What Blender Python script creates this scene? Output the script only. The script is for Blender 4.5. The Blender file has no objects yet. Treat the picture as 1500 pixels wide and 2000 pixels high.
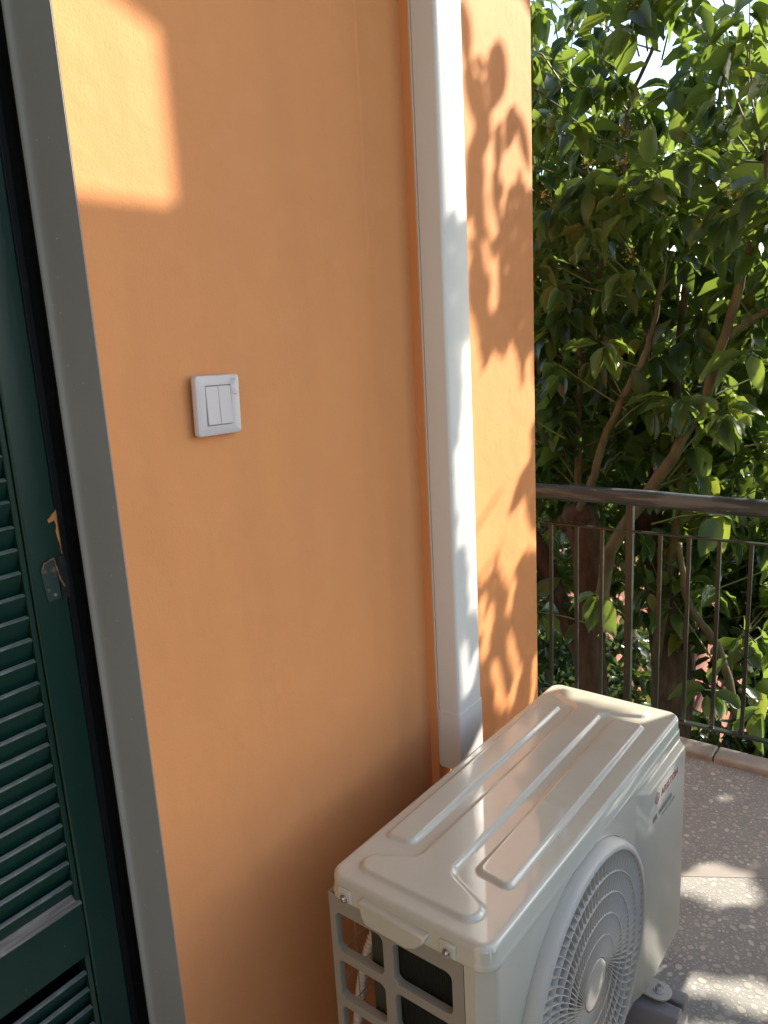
import bpy, bmesh, math, random
import numpy as np
from mathutils import Vector, Matrix

# ------------------------------------------------------------------ camera, world, sun, exposure
scn = bpy.context.scene
C = scn.collection
random.seed(7)
rng = np.random.default_rng(11)
CAM = Vector((0.0, -0.85, 0.0))
FPX = 1504.0
camd = bpy.data.cameras.new('camera')
cam = bpy.data.objects.new('camera', camd)
C.objects.link(cam)
scn.camera = cam
camd.sensor_fit = 'HORIZONTAL'
camd.sensor_width = 36.0
camd.lens = 36.0 * FPX / 1500.0
camd.clip_start = 0.02
camd.clip_end = 60000
RI = Vector((0.58754463, -0.80740098, -0.05380493))     # image right
UP = Vector((0.20798911, 0.08642602, 0.97430543))       # image up
FW = Vector((0.78200501, 0.58363876, -0.21870976))      # forward
cam.matrix_world = Matrix(((RI[0], UP[0], -FW[0], CAM[0]),
                           (RI[1], UP[1], -FW[1], CAM[1]),
                           (RI[2], UP[2], -FW[2], CAM[2]),
                           (0, 0, 0, 1)))

SUN_AZ, SUN_EL = math.radians(30), math.radians(30)
S = Vector((math.cos(SUN_AZ) * math.cos(SUN_EL), -math.sin(SUN_AZ) * math.cos(SUN_EL), math.sin(SUN_EL)))
w = bpy.data.worlds.new('World')
scn.world = w
w.use_nodes = True
nt = w.node_tree
bg = nt.nodes['Background']
sky = nt.nodes.new('ShaderNodeTexSky')
sky.sky_type = 'NISHITA'
sky.sun_disc = False
sky.sun_elevation = SUN_EL
sky.sun_rotation = math.atan2(S.x, S.y)
sky.air_density = 1.0
sky.dust_density = 0.9
sky.ozone_density = 1.0
nt.links.new(sky.outputs[0], bg.inputs[0])
bg.inputs[1].default_value = 0.14
sd = bpy.data.lights.new('sun', 'SUN')
sd.energy = 4.5
sd.angle = math.radians(0.53)
sd.color = (1.0, 0.93, 0.82)
sun = bpy.data.objects.new('sun', sd)
C.objects.link(sun)
sun.location = (6, -4, 5)
sun.rotation_euler = S.to_track_quat('Z', 'Y').to_euler()
scn.view_settings.view_transform = 'Standard'
scn.view_settings.look = 'None'
scn.view_settings.exposure = 1.45
scn.view_settings.gamma = 1
scn.view_settings.use_curve_mapping = False
scn.cycles.max_bounces = 10
scn.cycles.diffuse_bounces = 6
scn.cycles.transmission_bounces = 6

# ------------------------------------------------------------------ materials
def mat(name, base, rough=0.6, spec=0.5, metal=0.0, noise=None, bump=None, coat=0.0):
    """noise: list of (scale, detail, colour, lo, hi, amount); bump: list of (scale, detail, strength, distance)"""
    m = bpy.data.materials.new(name)
    m.use_nodes = True
    t = m.node_tree
    b = t.nodes['Principled BSDF']
    b.inputs['Base Color'].default_value = (*base, 1)
    b.inputs['Roughness'].default_value = rough
    b.inputs['Specular IOR Level'].default_value = spec
    b.inputs['Metallic'].default_value = metal
    b.inputs['Coat Weight'].default_value = coat
    b.inputs['Coat IOR'].default_value = 1.65
    b.inputs['Coat Roughness'].default_value = 0.035
    tc = t.nodes.new('ShaderNodeTexCoord')
    last = None
    for (sc, det, col, lo, hi, amt) in (noise or []):
        n = t.nodes.new('ShaderNodeTexNoise')
        if isinstance(sc, (tuple, list)):
            mp = t.nodes.new('ShaderNodeMapping')
            mp.inputs['Scale'].default_value = sc
            t.links.new(tc.outputs['Object'], mp.inputs[0])
            t.links.new(mp.outputs[0], n.inputs['Vector'])
            n.inputs['Scale'].default_value = 1
        else:
            n.inputs['Scale'].default_value = sc
            t.links.new(tc.outputs['Object'], n.inputs['Vector'])
        n.inputs['Detail'].default_value = det
        mr = t.nodes.new('ShaderNodeMapRange')
        mr.inputs[1].default_value = lo
        mr.inputs[2].default_value = hi
        mr.inputs[4].default_value = amt
        t.links.new(n.outputs[0], mr.inputs[0])
        mx = t.nodes.new('ShaderNodeMix')
        mx.data_type = 'RGBA'
        if last is None:
            mx.inputs[6].default_value = (*base, 1)
        else:
            t.links.new(last, mx.inputs[6])
        mx.inputs[7].default_value = (*col, 1)
        t.links.new(mr.outputs[0], mx.inputs[0])
        last = mx.outputs[2]
    if last:
        t.links.new(last, b.inputs['Base Color'])
    prev = None
    for (sc, det, st, dist) in (bump or []):
        n = t.nodes.new('ShaderNodeTexNoise')
        if isinstance(sc, (tuple, list)):
            mp = t.nodes.new('ShaderNodeMapping')
            mp.inputs['Scale'].default_value = sc
            t.links.new(tc.outputs['Object'], mp.inputs[0])
            t.links.new(mp.outputs[0], n.inputs['Vector'])
            n.inputs['Scale'].default_value = 1
        else:
            n.inputs['Scale'].default_value = sc
            t.links.new(tc.outputs['Object'], n.inputs['Vector'])
        n.inputs['Detail'].default_value = det
        bp = t.nodes.new('ShaderNodeBump')
        bp.inputs['Strength'].default_value = st
        bp.inputs['Distance'].default_value = dist
        t.links.new(n.outputs[0], bp.inputs['Height'])
        if prev:
            t.links.new(prev, bp.inputs['Normal'])
        prev = bp.outputs[0]
    if prev:
        t.links.new(prev, b.inputs['Normal'])
    return m

M = {}
M['plaster'] = mat('orange_plaster', (0.71, 0.290, 0.102), 0.75, 0.25,
                   noise=[(2.2, 3, (0.67, 0.272, 0.102), 0.35, 0.7, 0.8), (14, 4, (0.72, 0.315, 0.12), 0.5, 0.75, 0.5),
                          (220, 2, (0.45, 0.20, 0.08), 0.70, 0.78, 0.25)],
                   bump=[(2.5, 2, 0.35, 0.02), (20, 4, 0.35, 0.005), (300, 4, 0.5, 0.0010)])
def cracks(m):
    t = m.node_tree; b = t.nodes['Principled BSDF']
    tc = t.nodes.new('ShaderNodeTexCoord')
    mp = t.nodes.new('ShaderNodeMapping'); mp.inputs['Scale'].default_value = (1, 1, .55)
    t.links.new(tc.outputs['Object'], mp.inputs[0])
    wn = t.nodes.new('ShaderNodeTexNoise'); wn.inputs['Scale'].default_value = 7; wn.inputs['Detail'].default_value = 4
    t.links.new(mp.outputs[0], wn.inputs['Vector'])
    ad = t.nodes.new('ShaderNodeVectorMath'); ad.operation = 'MULTIPLY_ADD'; ad.inputs[1].default_value = (.35, .35, .35)
    t.links.new(wn.outputs['Color'], ad.inputs[0]); t.links.new(mp.outputs[0], ad.inputs[2])
    vo = t.nodes.new('ShaderNodeTexVoronoi'); vo.feature = 'DISTANCE_TO_EDGE'; vo.inputs['Scale'].default_value = 2.4
    t.links.new(ad.outputs[0], vo.inputs['Vector'])
    r1 = t.nodes.new('ShaderNodeMapRange'); r1.inputs[1].default_value = 0; r1.inputs[2].default_value = .006; r1.inputs[3].default_value = 1; r1.inputs[4].default_value = 0
    t.links.new(vo.outputs['Distance'], r1.inputs[0])
    mk = t.nodes.new('ShaderNodeTexNoise'); mk.inputs['Scale'].default_value = 3.3; mk.inputs['Detail'].default_value = 2
    t.links.new(tc.outputs['Object'], mk.inputs['Vector'])
    r2 = t.nodes.new('ShaderNodeMapRange'); r2.inputs[1].default_value = .56; r2.inputs[2].default_value = .66
    t.links.new(mk.outputs[0], r2.inputs[0])
    mu = t.nodes.new('ShaderNodeMath'); mu.operation = 'MULTIPLY'
    t.links.new(r1.outputs[0], mu.inputs[0]); t.links.new(r2.outputs[0], mu.inputs[1])
    bp = t.nodes.new('ShaderNodeBump'); bp.inputs['Strength'].default_value = .35; bp.inputs['Distance'].default_value = .0015; bp.invert = True
    t.links.new(mu.outputs[0], bp.inputs['Height'])
    old = b.inputs['Normal'].links[0].from_socket
    t.links.new(old, bp.inputs['Normal']); t.links.new(bp.outputs[0], b.inputs['Normal'])
    # faint dusty darkening and paler repaired spots
    src = b.inputs['Base Color'].links[0].from_socket
    n2 = t.nodes.new('ShaderNodeTexNoise'); n2.inputs['Scale'].default_value = 1; n2.inputs['Detail'].default_value = 6
    m2 = t.nodes.new('ShaderNodeMapping'); m2.inputs['Scale'].default_value = (9, 9, 1.3)
    t.links.new(tc.outputs['Object'], m2.inputs[0]); t.links.new(m2.outputs[0], n2.inputs['Vector'])
    r3 = t.nodes.new('ShaderNodeMapRange'); r3.inputs[1].default_value = .5; r3.inputs[2].default_value = .78; r3.inputs[4].default_value = .30
    t.links.new(n2.outputs[0], r3.inputs[0])
    mx = t.nodes.new('ShaderNodeMix'); mx.data_type = 'RGBA'
    t.links.new(r3.outputs[0], mx.inputs[0]); t.links.new(src, mx.inputs[6]); mx.inputs[7].default_value = (.52, .22, .085, 1)
    t.links.new(mx.outputs[2], b.inputs['Base Color'])
cracks(M['plaster'])
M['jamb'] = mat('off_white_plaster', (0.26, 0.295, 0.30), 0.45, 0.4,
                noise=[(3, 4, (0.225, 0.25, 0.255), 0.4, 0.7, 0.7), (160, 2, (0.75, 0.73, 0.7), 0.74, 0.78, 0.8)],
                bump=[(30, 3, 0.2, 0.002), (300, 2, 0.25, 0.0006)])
M['dark_frame'] = mat('near_black_frame', (0.012, 0.011, 0.010), 0.55, 0.3,
                      noise=[(60, 5, (0.05, 0.045, 0.04), 0.62, 0.8, 0.6)], bump=[(70, 4, 0.4, 0.001)])
M['green'] = mat('dark_green_paint', (0.0035, 0.024, 0.017), 0.33, 0.32,
                 noise=[((14, 14, 3), 5, (0.006, 0.033, 0.024), 0.4, 0.7, 0.7), (190, 2, (0.30, 0.33, 0.27), 0.775, 0.80, 0.8),
                        ((240, 240, 30), 2, (0.25, 0.27, 0.2), 0.80, 0.82, 0.8)],
                 bump=[((60, 60, 8), 4, 0.25, 0.0015), (260, 3, 0.2, 0.0005)])
M['green_worn'] = mat('weathered_green_edge', (0.13, 0.14, 0.125), 0.7, 0.3,
                      noise=[((30, 120, 120), 5, (0.05, 0.075, 0.06), 0.45, 0.62, 0.9), (300, 3, (0.30, 0.285, 0.26), 0.62, 0.72, 0.8)],
                      bump=[((40, 200, 200), 4, 0.5, 0.001)])
M['bare_wood'] = mat('bare_wood', (0.50, 0.23, 0.07), 0.8, 0.2,
                     noise=[((200, 200, 25), 4, (0.30, 0.13, 0.05), 0.45, 0.65, 0.7)])
M['grey_wood'] = mat('grey_weathered_wood', (0.20, 0.18, 0.155), 0.85, 0.2,
                     noise=[((12, 240, 240), 6, (0.10, 0.085, 0.07), 0.42, 0.6, 0.9), ((30, 60, 60), 3, (0.32, 0.29, 0.25), 0.6, 0.75, 0.7)],
                     bump=[((10, 300, 300), 4, 0.5, 0.001)])
M['iron'] = mat('rusty_green_iron', (0.012, 0.035, 0.026), 0.5, 0.5,
                noise=[(90, 4, (0.16, 0.075, 0.04), 0.58, 0.66, 0.8)], bump=[(150, 3, 0.3, 0.001)])
M['iron_edge'] = mat('rusty_iron_edge', (0.20, 0.12, 0.085), 0.7, 0.4, noise=[(120, 4, (0.08, 0.04, 0.03), 0.45, 0.6, 0.8)])
M['white_plastic'] = mat('white_switch_plastic', (0.56, 0.505, 0.50), 0.28, 0.5)
M['pvc'] = mat('white_pvc', (0.70, 0.68, 0.62), 0.38, 0.5,
               noise=[(5, 2, (0.67, 0.65, 0.595), 0.4, 0.7, 0.6)])
M['ac'] = mat('cream_enamel', (0.555, 0.54, 0.43), 0.28, 0.5, coat=0.7,
              noise=[(9, 4, (0.525, 0.51, 0.40), 0.45, 0.7, 0.6), (45, 5, (0.51, 0.475, 0.37), 0.60, 0.75, 0.3), (320, 3, (0.33, 0.29, 0.22), 0.70, 0.74, 0.45), (6, 5, (0.50, 0.45, 0.35), 0.52, 0.68, 0.45)],
              bump=[(3, 2, 0.04, 0.01)])
M['ac_shaded'] = mat('cream_enamel_shaded', (0.29, 0.27, 0.215), 0.3, 0.5)  # cream enamel darkened, the shade on the unit's side put into its colour
M['ac_grille'] = mat('grey_plastic_grille', (0.56, 0.53, 0.45), 0.38, 0.45)
M['dark'] = mat('dark_fins', (0.012, 0.012, 0.011), 0.45, 0.5, bump=[((1, 500, 1), 1, 0.4, 0.001)])
M['fin'] = mat('olive_dark_metal', (0.035, 0.035, 0.022), 0.5, 0.4)
M['blade'] = mat('fan_blade_grey', (0.018, 0.018, 0.018), 0.5, 0.3)
M['steel'] = mat('zinc_steel', (0.55, 0.56, 0.6), 0.28, 0.5, metal=1.0, noise=[(200, 3, (0.3, 0.3, 0.33), 0.5, 0.7, 0.6)])
M['support'] = mat('grey_pvc_support', (0.235, 0.225, 0.23), 0.5, 0.4, bump=[(300, 2, 0.1, 0.0005)])
M['red_print'] = mat('red_print', (0.55, 0.03, 0.03), 0.4)
M['grey_print'] = mat('grey_print', (0.27, 0.25, 0.225), 0.4)
M['hose'] = mat('white_hose', (0.62, 0.60, 0.57), 0.5)
M['screed'] = mat('terrazzo_cement', (0.34, 0.330, 0.298), 0.6, 0.3,
                  noise=[(18, 5, (0.30, 0.29, 0.262), 0.4, 0.65, 0.8), (260, 3, (0.46, 0.42, 0.37), 0.58, 0.66, 0.8),
                         (340, 2, (0.17, 0.15, 0.13), 0.66, 0.72, 0.6)],
                  bump=[(180, 4, 0.3, 0.001)])
M['mortar'] = mat('smooth_mortar', (0.35, 0.32, 0.28), 0.6, 0.3, noise=[(30, 4, (0.34, 0.29, 0.25), 0.4, 0.65, 0.8)])
M['marble'] = mat('worn_marble_coping', (0.46, 0.42, 0.35), 0.6, 0.35,
                  noise=[(9, 6, (0.30, 0.27, 0.22), 0.42, 0.62, 0.8), (70, 4, (0.2, 0.18, 0.15), 0.6, 0.7, 0.5)], bump=[(60, 4, 0.3, 0.001)])
M['rail_wood'] = mat('worn_handrail_paint', (0.030, 0.050, 0.050), 0.5, 0.45,
                     noise=[((60, 5, 60), 6, (0.11, 0.13, 0.135), 0.46, 0.60, 0.85), ((90, 14, 90), 4, (0.45, 0.32, 0.16), 0.70, 0.74, 0.8),
                            ((40, 4, 40), 3, (0.03, 0.035, 0.03), 0.58, 0.72, 0.7)],
                     bump=[((80, 8, 80), 4, 0.4, 0.002)])
M['rail_iron'] = mat('olive_iron_paint', (0.016, 0.024, 0.016), 0.42, 0.5,
                     noise=[(50, 4, (0.04, 0.034, 0.024), 0.55, 0.72, 0.7)], bump=[(120, 3, 0.3, 0.001)])
M['bark'] = mat('brown_bark', (0.085, 0.052, 0.032), 0.85, 0.2,
                noise=[((30, 30, 9), 6, (0.055, 0.032, 0.022), 0.42, 0.62, 0.9), ((14, 14, 5), 4, (0.15, 0.105, 0.07), 0.58, 0.75, 0.7)],
                bump=[((55, 55, 14), 5, 0.9, 0.006)])
M['branch'] = mat('olive_branch_bark', (0.125, 0.105, 0.045), 0.6, 0.3,
                  noise=[((26, 26, 7), 5, (0.075, 0.055, 0.03), 0.42, 0.62, 0.8), ((9, 9, 3), 3, (0.21, 0.17, 0.095), 0.55, 0.75, 0.7)],
                  bump=[((60, 60, 16), 4, 0.5, 0.002)])
M['twig'] = mat('green_twig', (0.15, 0.17, 0.05), 0.55, 0.3)
M['flower'] = mat('flower_panicle', (0.46, 0.38, 0.12), 0.8, 0.2)
M['canvas'] = mat('cream_canvas', (0.55, 0.42, 0.28), 0.9, 0.1)
M['terrain'] = mat('hillside_ground', (0.035, 0.045, 0.018), 0.95, 0.1, noise=[(0.6, 5, (0.08, 0.07, 0.04), 0.45, 0.65, 0.8)])
M['hill'] = mat('far_hill', (0.05, 0.075, 0.04), 0.95, 0.1, noise=[(0.02, 5, (0.10, 0.11, 0.07), 0.45, 0.65, 0.8)])
M['sea'] = mat('sea_water', (0.03, 0.12, 0.20), 0.25, 0.5, noise=[(0.002, 3, (0.04, 0.15, 0.24), 0.4, 0.6, 0.8)])
M['tile'] = mat('terracotta_tile', (0.48, 0.20, 0.12), 0.85, 0.15,
                noise=[(3, 4, (0.36, 0.15, 0.11), 0.4, 0.65, 0.9), (22, 3, (0.56, 0.30, 0.19), 0.55, 0.7, 0.6)])
M['house'] = mat('pale_render', (0.55, 0.50, 0.42), 0.85, 0.2, noise=[(1.5, 4, (0.46, 0.42, 0.36), 0.4, 0.65, 0.8)])
M['stone'] = mat('grey_stone_roof', (0.30, 0.31, 0.30), 0.85, 0.2, noise=[(4, 6, (0.17, 0.18, 0.17), 0.42, 0.6, 0.9)], bump=[(9, 4, 0.6, 0.03)])
M['grey_plaster'] = mat('grey_cement_plaster', (0.22, 0.21, 0.185), 0.85, 0.2, noise=[(3, 5, (0.18, 0.17, 0.15), 0.4, 0.65, 0.8)], bump=[(60, 4, 0.4, 0.002)])
M['window'] = mat('dark_window', (0.02, 0.025, 0.03), 0.1, 0.5)

def chip_mat():
    m = mat('pale_stone_chip', (0.42, 0.38, 0.32), 0.5, 0.35)
    t = m.node_tree
    b = t.nodes['Principled BSDF']
    g = t.nodes.new('ShaderNodeNewGeometry')
    r = t.nodes.new('ShaderNodeValToRGB')
    e = r.color_ramp.elements
    e[0].color = (0.40, 0.375, 0.33, 1)
    e[1].color = (0.66, 0.60, 0.50, 1)
    k = e.new(0.5); k.color = (0.48, 0.43, 0.36, 1)
    k = e.new(0.8); k.color = (0.54, 0.49, 0.42, 1)
    oi = t.nodes.new('ShaderNodeObjectInfo')
    ad = t.nodes.new('ShaderNodeMath'); ad.operation = 'ADD'
    fr = t.nodes.new('ShaderNodeMath'); fr.operation = 'FRACT'
    t.links.new(g.outputs['Random Per Island'], ad.inputs[0])
    t.links.new(oi.outputs['Random'], ad.inputs[1])
    t.links.new(ad.outputs[0], fr.inputs[0])
    t.links.new(fr.outputs[0], r.inputs[0])
    t.links.new(r.outputs[0], b.inputs['Base Color'])
    return m
M['chip'] = chip_mat()

def leaf_mat(name, dark, light, trans):
    m = bpy.data.materials.new(name)
    m.use_nodes = True
    t = m.node_tree
    b = t.nodes['Principled BSDF']
    out = t.nodes['Material Output']
    g = t.nodes.new('ShaderNodeNewGeometry')
    oi = t.nodes.new('ShaderNodeObjectInfo')
    ad = t.nodes.new('ShaderNodeMath'); ad.operation = 'ADD'
    fr = t.nodes.new('ShaderNodeMath'); fr.operation = 'FRACT'
    t.links.new(g.outputs['Random Per Island'], ad.inputs[0])
    t.links.new(oi.outputs['Random'], ad.inputs[1])
    t.links.new(ad.outputs[0], fr.inputs[0])
    r = t.nodes.new('ShaderNodeValToRGB')
    e = r.color_ramp.elements
    e[0].color = (*dark, 1)
    e[1].color = (*light, 1)
    e[1].position = 0.93
    k = e.new(0.6); k.color = tuple(0.7 * a + 0.3 * c for a, c in zip(dark, light)) + (1,)
    k = e.new(0.985); k.color = (0.22, 0.20, 0.03, 1)
    k = e.new(0.25); k.color = (dark[0] * .8, dark[1] * .95, dark[2] * 1.35, 1)
    t.links.new(fr.outputs[0], r.inputs[0])
    # paler underside
    mx = t.nodes.new('ShaderNodeMix'); mx.data_type = 'RGBA'
    mul = t.nodes.new('ShaderNodeMath'); mul.operation = 'MULTIPLY'; mul.inputs[1].default_value = 0.5
    t.links.new(g.outputs['Backfacing'], mul.inputs[0])
    t.links.new(mul.outputs[0], mx.inputs[0])
    t.links.new(r.outputs[0], mx.inputs[6])
    mx.inputs[7].default_value = (0.11, 0.15, 0.06, 1)
    t.links.new(mx.outputs[2], b.inputs['Base Color'])
    b.inputs['Roughness'].default_value = 0.24
    b.inputs['Specular IOR Level'].default_value = 0.7
    tr = t.nodes.new('ShaderNodeBsdfTranslucent')
    tm = t.nodes.new('ShaderNodeMix'); tm.data_type = 'RGBA'; tm.blend_type = 'MIX'
    tm.inputs[0].default_value = 0.55
    t.links.new(r.outputs[0], tm.inputs[6])
    tm.inputs[7].default_value = (*trans, 1)
    t.links.new(tm.outputs[2], tr.inputs[0])
    ms = t.nodes.new('ShaderNodeMixShader')
    ms.inputs[0].default_value = 0.44
    t.links.new(b.outputs[0], ms.inputs[1])
    t.links.new(tr.outputs[0], ms.inputs[2])
    t.links.new(ms.outputs[0], out.inputs[0])
    n = t.nodes.new('ShaderNodeTexNoise')
    tc = t.nodes.new('ShaderNodeTexCoord')
    t.links.new(tc.outputs['Object'], n.inputs['Vector'])
    n.inputs['Scale'].default_value = 60
    bp = t.nodes.new('ShaderNodeBump'); bp.inputs['Strength'].default_value = 0.3; bp.inputs['Distance'].default_value = 0.003
    t.links.new(n.outputs[0], bp.inputs['Height'])
    t.links.new(bp.outputs[0], b.inputs['Normal'])
    return m
M['leaf'] = leaf_mat('glossy_green_leaf', (0.028, 0.066, 0.028), (0.115, 0.185, 0.04), (0.40, 0.54, 0.06))
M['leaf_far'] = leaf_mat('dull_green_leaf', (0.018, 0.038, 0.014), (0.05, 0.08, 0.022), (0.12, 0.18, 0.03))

# ------------------------------------------------------------------ mesh helpers
class MB:
    def __init__(self):
        self.v = []; self.f = []; self.mi = []
    def add(self, vs, fs, mi=0):
        o = len(self.v)
        self.v += [tuple(p) for p in vs]
        self.f += [tuple(i + o for i in f) for f in fs]
        self.mi += [mi] * len(fs)
        return self
    def box(self, x0, x1, y0, y1, z0, z1, mi=0):
        x0, x1 = sorted((x0, x1)); y0, y1 = sorted((y0, y1)); z0, z1 = sorted((z0, z1))
        vs = [(x0, y0, z0), (x1, y0, z0), (x1, y1, z0), (x0, y1, z0), (x0, y0, z1), (x1, y0, z1), (x1, y1, z1), (x0, y1, z1)]
        fs = [(0, 3, 2, 1), (4, 5, 6, 7), (0, 1, 5, 4), (1, 2, 6, 5), (2, 3, 7, 6), (3, 0, 4, 7)]
        return self.add(vs, fs, mi)
    def tube(self, pts, rad, n=8, mi=0, caps=True):
        pts = [Vector(p) for p in pts]
        if not isinstance(rad, (list, tuple)):
            rad = [rad] * len(pts)
        vs = []; fs = []
        up = None
        for i, p in enumerate(pts):
            d = (pts[min(i + 1, len(pts) - 1)] - pts[max(i - 1, 0)])
            if d.length < 1e-9: d = Vector((0, 0, 1))
            d.normalize()
            if up is None:
                up = d.orthogonal().normalized()
            up = (up - d * up.dot(d))
            if up.length < 1e-6: up = d.orthogonal()
            up.normalize()
            s = d.cross(up)
            for k in range(n):
                a = 2 * math.pi * k / n
                vs.append(p + (up * math.cos(a) + s * math.sin(a)) * rad[i])
        for i in range(len(pts) - 1):
            for k in range(n):
                a = i * n + k; b = i * n + (k + 1) % n
                fs.append((a, b, b + n, a + n))
        if caps:
            fs.append(tuple(range(n - 1, -1, -1)))
            fs.append(tuple(range((len(pts) - 1) * n, len(pts) * n)))
        return self.add(vs, fs, mi)
    def prism(self, poly, axis, a, b, mi=0):
        """extrude a 2-D polygon along axis 0/1/2 from a to b"""
        def pt(p, t):
            q = [0, 0, 0]; o = [i for i in range(3) if i != axis]
            q[axis] = t; q[o[0]] = p[0]; q[o[1]] = p[1]
            return tuple(q)
        n = len(poly)
        vs = [pt(p, a) for p in poly] + [pt(p, b) for p in poly]
        fs = [(i, (i + 1) % n, (i + 1) % n + n, i + n) for i in range(n)]
        fs += [tuple(range(n - 1, -1, -1)), tuple(range(n, 2 * n))]
        return self.add(vs, fs, mi)
    def build(self, name, mats, parent=None, bevel=0, smooth=False, seg=2, fix=True, auto=None):
        me = bpy.data.meshes.new(name)
        me.from_pydata(self.v, [], self.f)
        if not isinstance(mats, (list, tuple)): mats = [mats]
        for m in mats: me.materials.append(m)
        me.polygons.foreach_set('material_index', self.mi)
        if fix:
            bm = bmesh.new(); bm.from_mesh(me)
            bmesh.ops.recalc_face_normals(bm, faces=bm.faces)
            bm.to_mesh(me); bm.free()
        if smooth:
            me.shade_smooth()
            if auto is not None: me.set_sharp_from_angle(angle=math.radians(auto))
        o = bpy.data.objects.new(name, me)
        C.objects.link(o)
        if bevel:
            md = o.modifiers.new('bevel', 'BEVEL'); md.width = bevel; md.segments = seg; md.limit_method = 'ANGLE'
            md.angle_limit = math.radians(35)
            me.shade_smooth(); me.set_sharp_from_angle(angle=math.radians(50))
            md.harden_normals = False
        if parent is not None: o.parent = parent
        return o

def tag(o, label=None, cat=None, group=None, kind=None):
    if label: o['label'] = label
    if cat: o['category'] = cat
    if group: o['group'] = group
    if kind: o['kind'] = kind
    return o
def empty(name, loc, rz=0):
    o = bpy.data.objects.new(name, None)
    o.empty_display_size = 0.05
    C.objects.link(o); o.location = loc; o.rotation_euler = (0, 0, rz)
    return o
def inst(name, me, parent, mtx):
    o = bpy.data.objects.new(name, me)
    C.objects.link(o); o.parent = parent; o.matrix_basis = mtx
    return o

FLOOR = -1.40
# ------------------------------------------------------------------ setting: ground, sea, hills, floor
hy = [(-60, 8), (4.2, 8)]
def terrain():
    xs = np.concatenate([np.linspace(2.9, 30, 28), np.linspace(33, 160, 20)])
    ys = np.linspace(-70, 90, 55)
    mb = MB(); vs = []
    for x in xs:
        for y in ys:
            z = -4.6 - 0.16 * (x - 3) - 0.0006 * (x - 3) ** 2 + 0.35 * math.sin(x * .7 + y * .3) + 0.25 * math.sin(y * .9)
            if x < 4: z -= 0.0
            vs.append((x, y, max(z, -46)))
    n = len(ys)
    fs = [(i * n + j, i * n + j + 1, (i + 1) * n + j + 1, (i + 1) * n + j) for i in range(len(xs) - 1) for j in range(n - 1)]
    mb.add(vs, fs)
    o = mb.build('hillside', M['terrain'], smooth=True)
    tag(o, 'green brown hillside dropping away below the terrace towards the sea', kind='structure')
terrain()
mb = MB(); mb.add([(60, -30000, -42), (40000, -30000, -42), (40000, 30000, -42), (60, 30000, -42)], [(0, 1, 2, 3)])
tag(mb.build('sea', M['sea'], fix=False), 'blue sea glimpsed through the tree', kind='structure')
mb = MB(); mb.add([(-30, -60, -6.2), (3.2, -60, -6.2), (3.2, 60, -6.2), (-30, 60, -6.2)], [(0, 1, 2, 3)])
tag(mb.build('garden_ground', M['terrain'], fix=False), 'dark garden ground below the terrace', kind='structure')

mb = MB(); mb.box(-2.2, 2.425, -1.6, 1.6, FLOOR - 0.15, FLOOR)
floor = tag(mb.build('terrace_floor', M['screed']), 'terrazzo terrace floor of pale stone chips in brown cement', kind='structure')
mb = MB()
d = Vector((0.11, -0.19)).normalized(); nn = Vector((d.y, -d.x))
a = Vector((1.84, -0.38)) - d * 1.3; b = Vector((1.84, -0.38)) + d * 1.1
q = [a - nn * .022, b - nn * .022, b + nn * .022, a + nn * .022]
q = [p for p in q]
mb.prism([(p.x, p.y) for p in q], 2, FLOOR - 0.002, FLOOR + 0.0009)
mb.build('mortar_strip', M['mortar'], floor)
yy = [-1.6, -0.93, -0.32, 0.33, 0.96, 1.6]
for i in range(5):
    mb = MB(); mb.box(2.425, 2.505 + random.uniform(-.003, .003), yy[i] + .002, yy[i + 1] - .002, FLOOR - .16, FLOOR + 0.018 + random.uniform(-.002, .002))
    mb.build('coping_stone', M['marble'], floor, bevel=0.005)

def stone_chips():
    cells = {}
    chips = []
    x0, x1, y0, y1 = 1.15, 2.42, -0.95, 0.35
    tries = 60000
    for _ in range(tries):
        x = random.uniform(x0, x1); y = random.uniform(y0, y1)
        r = random.choice([.003, .0035, .0045, .0045, .006, .0075, .009, .0105])
        if _ > 20000: r = random.choice([.0022, .003, .004])
        if _ < 500: r = random.uniform(.008, .0115)
        rel = Vector((x, y)) - Vector((1.84, -.38))
        if abs(rel.dot(nn)) < .022 + r: continue
        if x + r > x1 - .003: continue
        cx, cy = int(x / .03), int(y / .03 + 100)
        ok = True
        for i in (-1, 0, 1):
            for j in (-1, 0, 1):
                for (px, py, pr) in cells.get((cx + i, cy + j), ()):
                    if (px - x) ** 2 + (py - y) ** 2 < (pr * .86 + r * .86 + .0008) ** 2: ok = False; break
        if not ok: continue
        cells.setdefault((cx, cy), []).append((x, y, r)); chips.append((x, y, r))
    def poly(x, y, r, mb):
        n = random.choice([5, 6, 6, 7]); st = random.uniform(.55, .95); th = random.uniform(0, 6.28)
        pts = []
        for k in range(n):
            a_ = 2 * math.pi * (k + random.uniform(-.3, .3)) / n
            rr = r * random.uniform(.85, 1.12)
            u, v_ = rr * math.cos(a_), rr * st * math.sin(a_)
            pts.append((x + u * math.cos(th) - v_ * math.sin(th), y + u * math.sin(th) + v_ * math.cos(th)))
        mb.prism(pts, 2, FLOOR - .001, FLOOR + random.uniform(.00015, .0005))
    chips.sort(key=lambda c: (((c[0]) ** 2 + (c[1] + .85) ** 2 + 1.96) ** .5) / c[2] if (c[1] > -.85 + .10 * c[0] and c[0] > 1.3) else 1e9)
    rest = MB()
    for i, c in enumerate(chips):
        if i < 299:
            m1 = MB(); poly(*c, m1); m1.build('stone_chip', M['chip'], floor, fix=False)
        else: poly(*c, rest)
    tag(rest.build('stone_chips', M['chip'], floor, fix=False), kind='stuff')
stone_chips()

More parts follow.
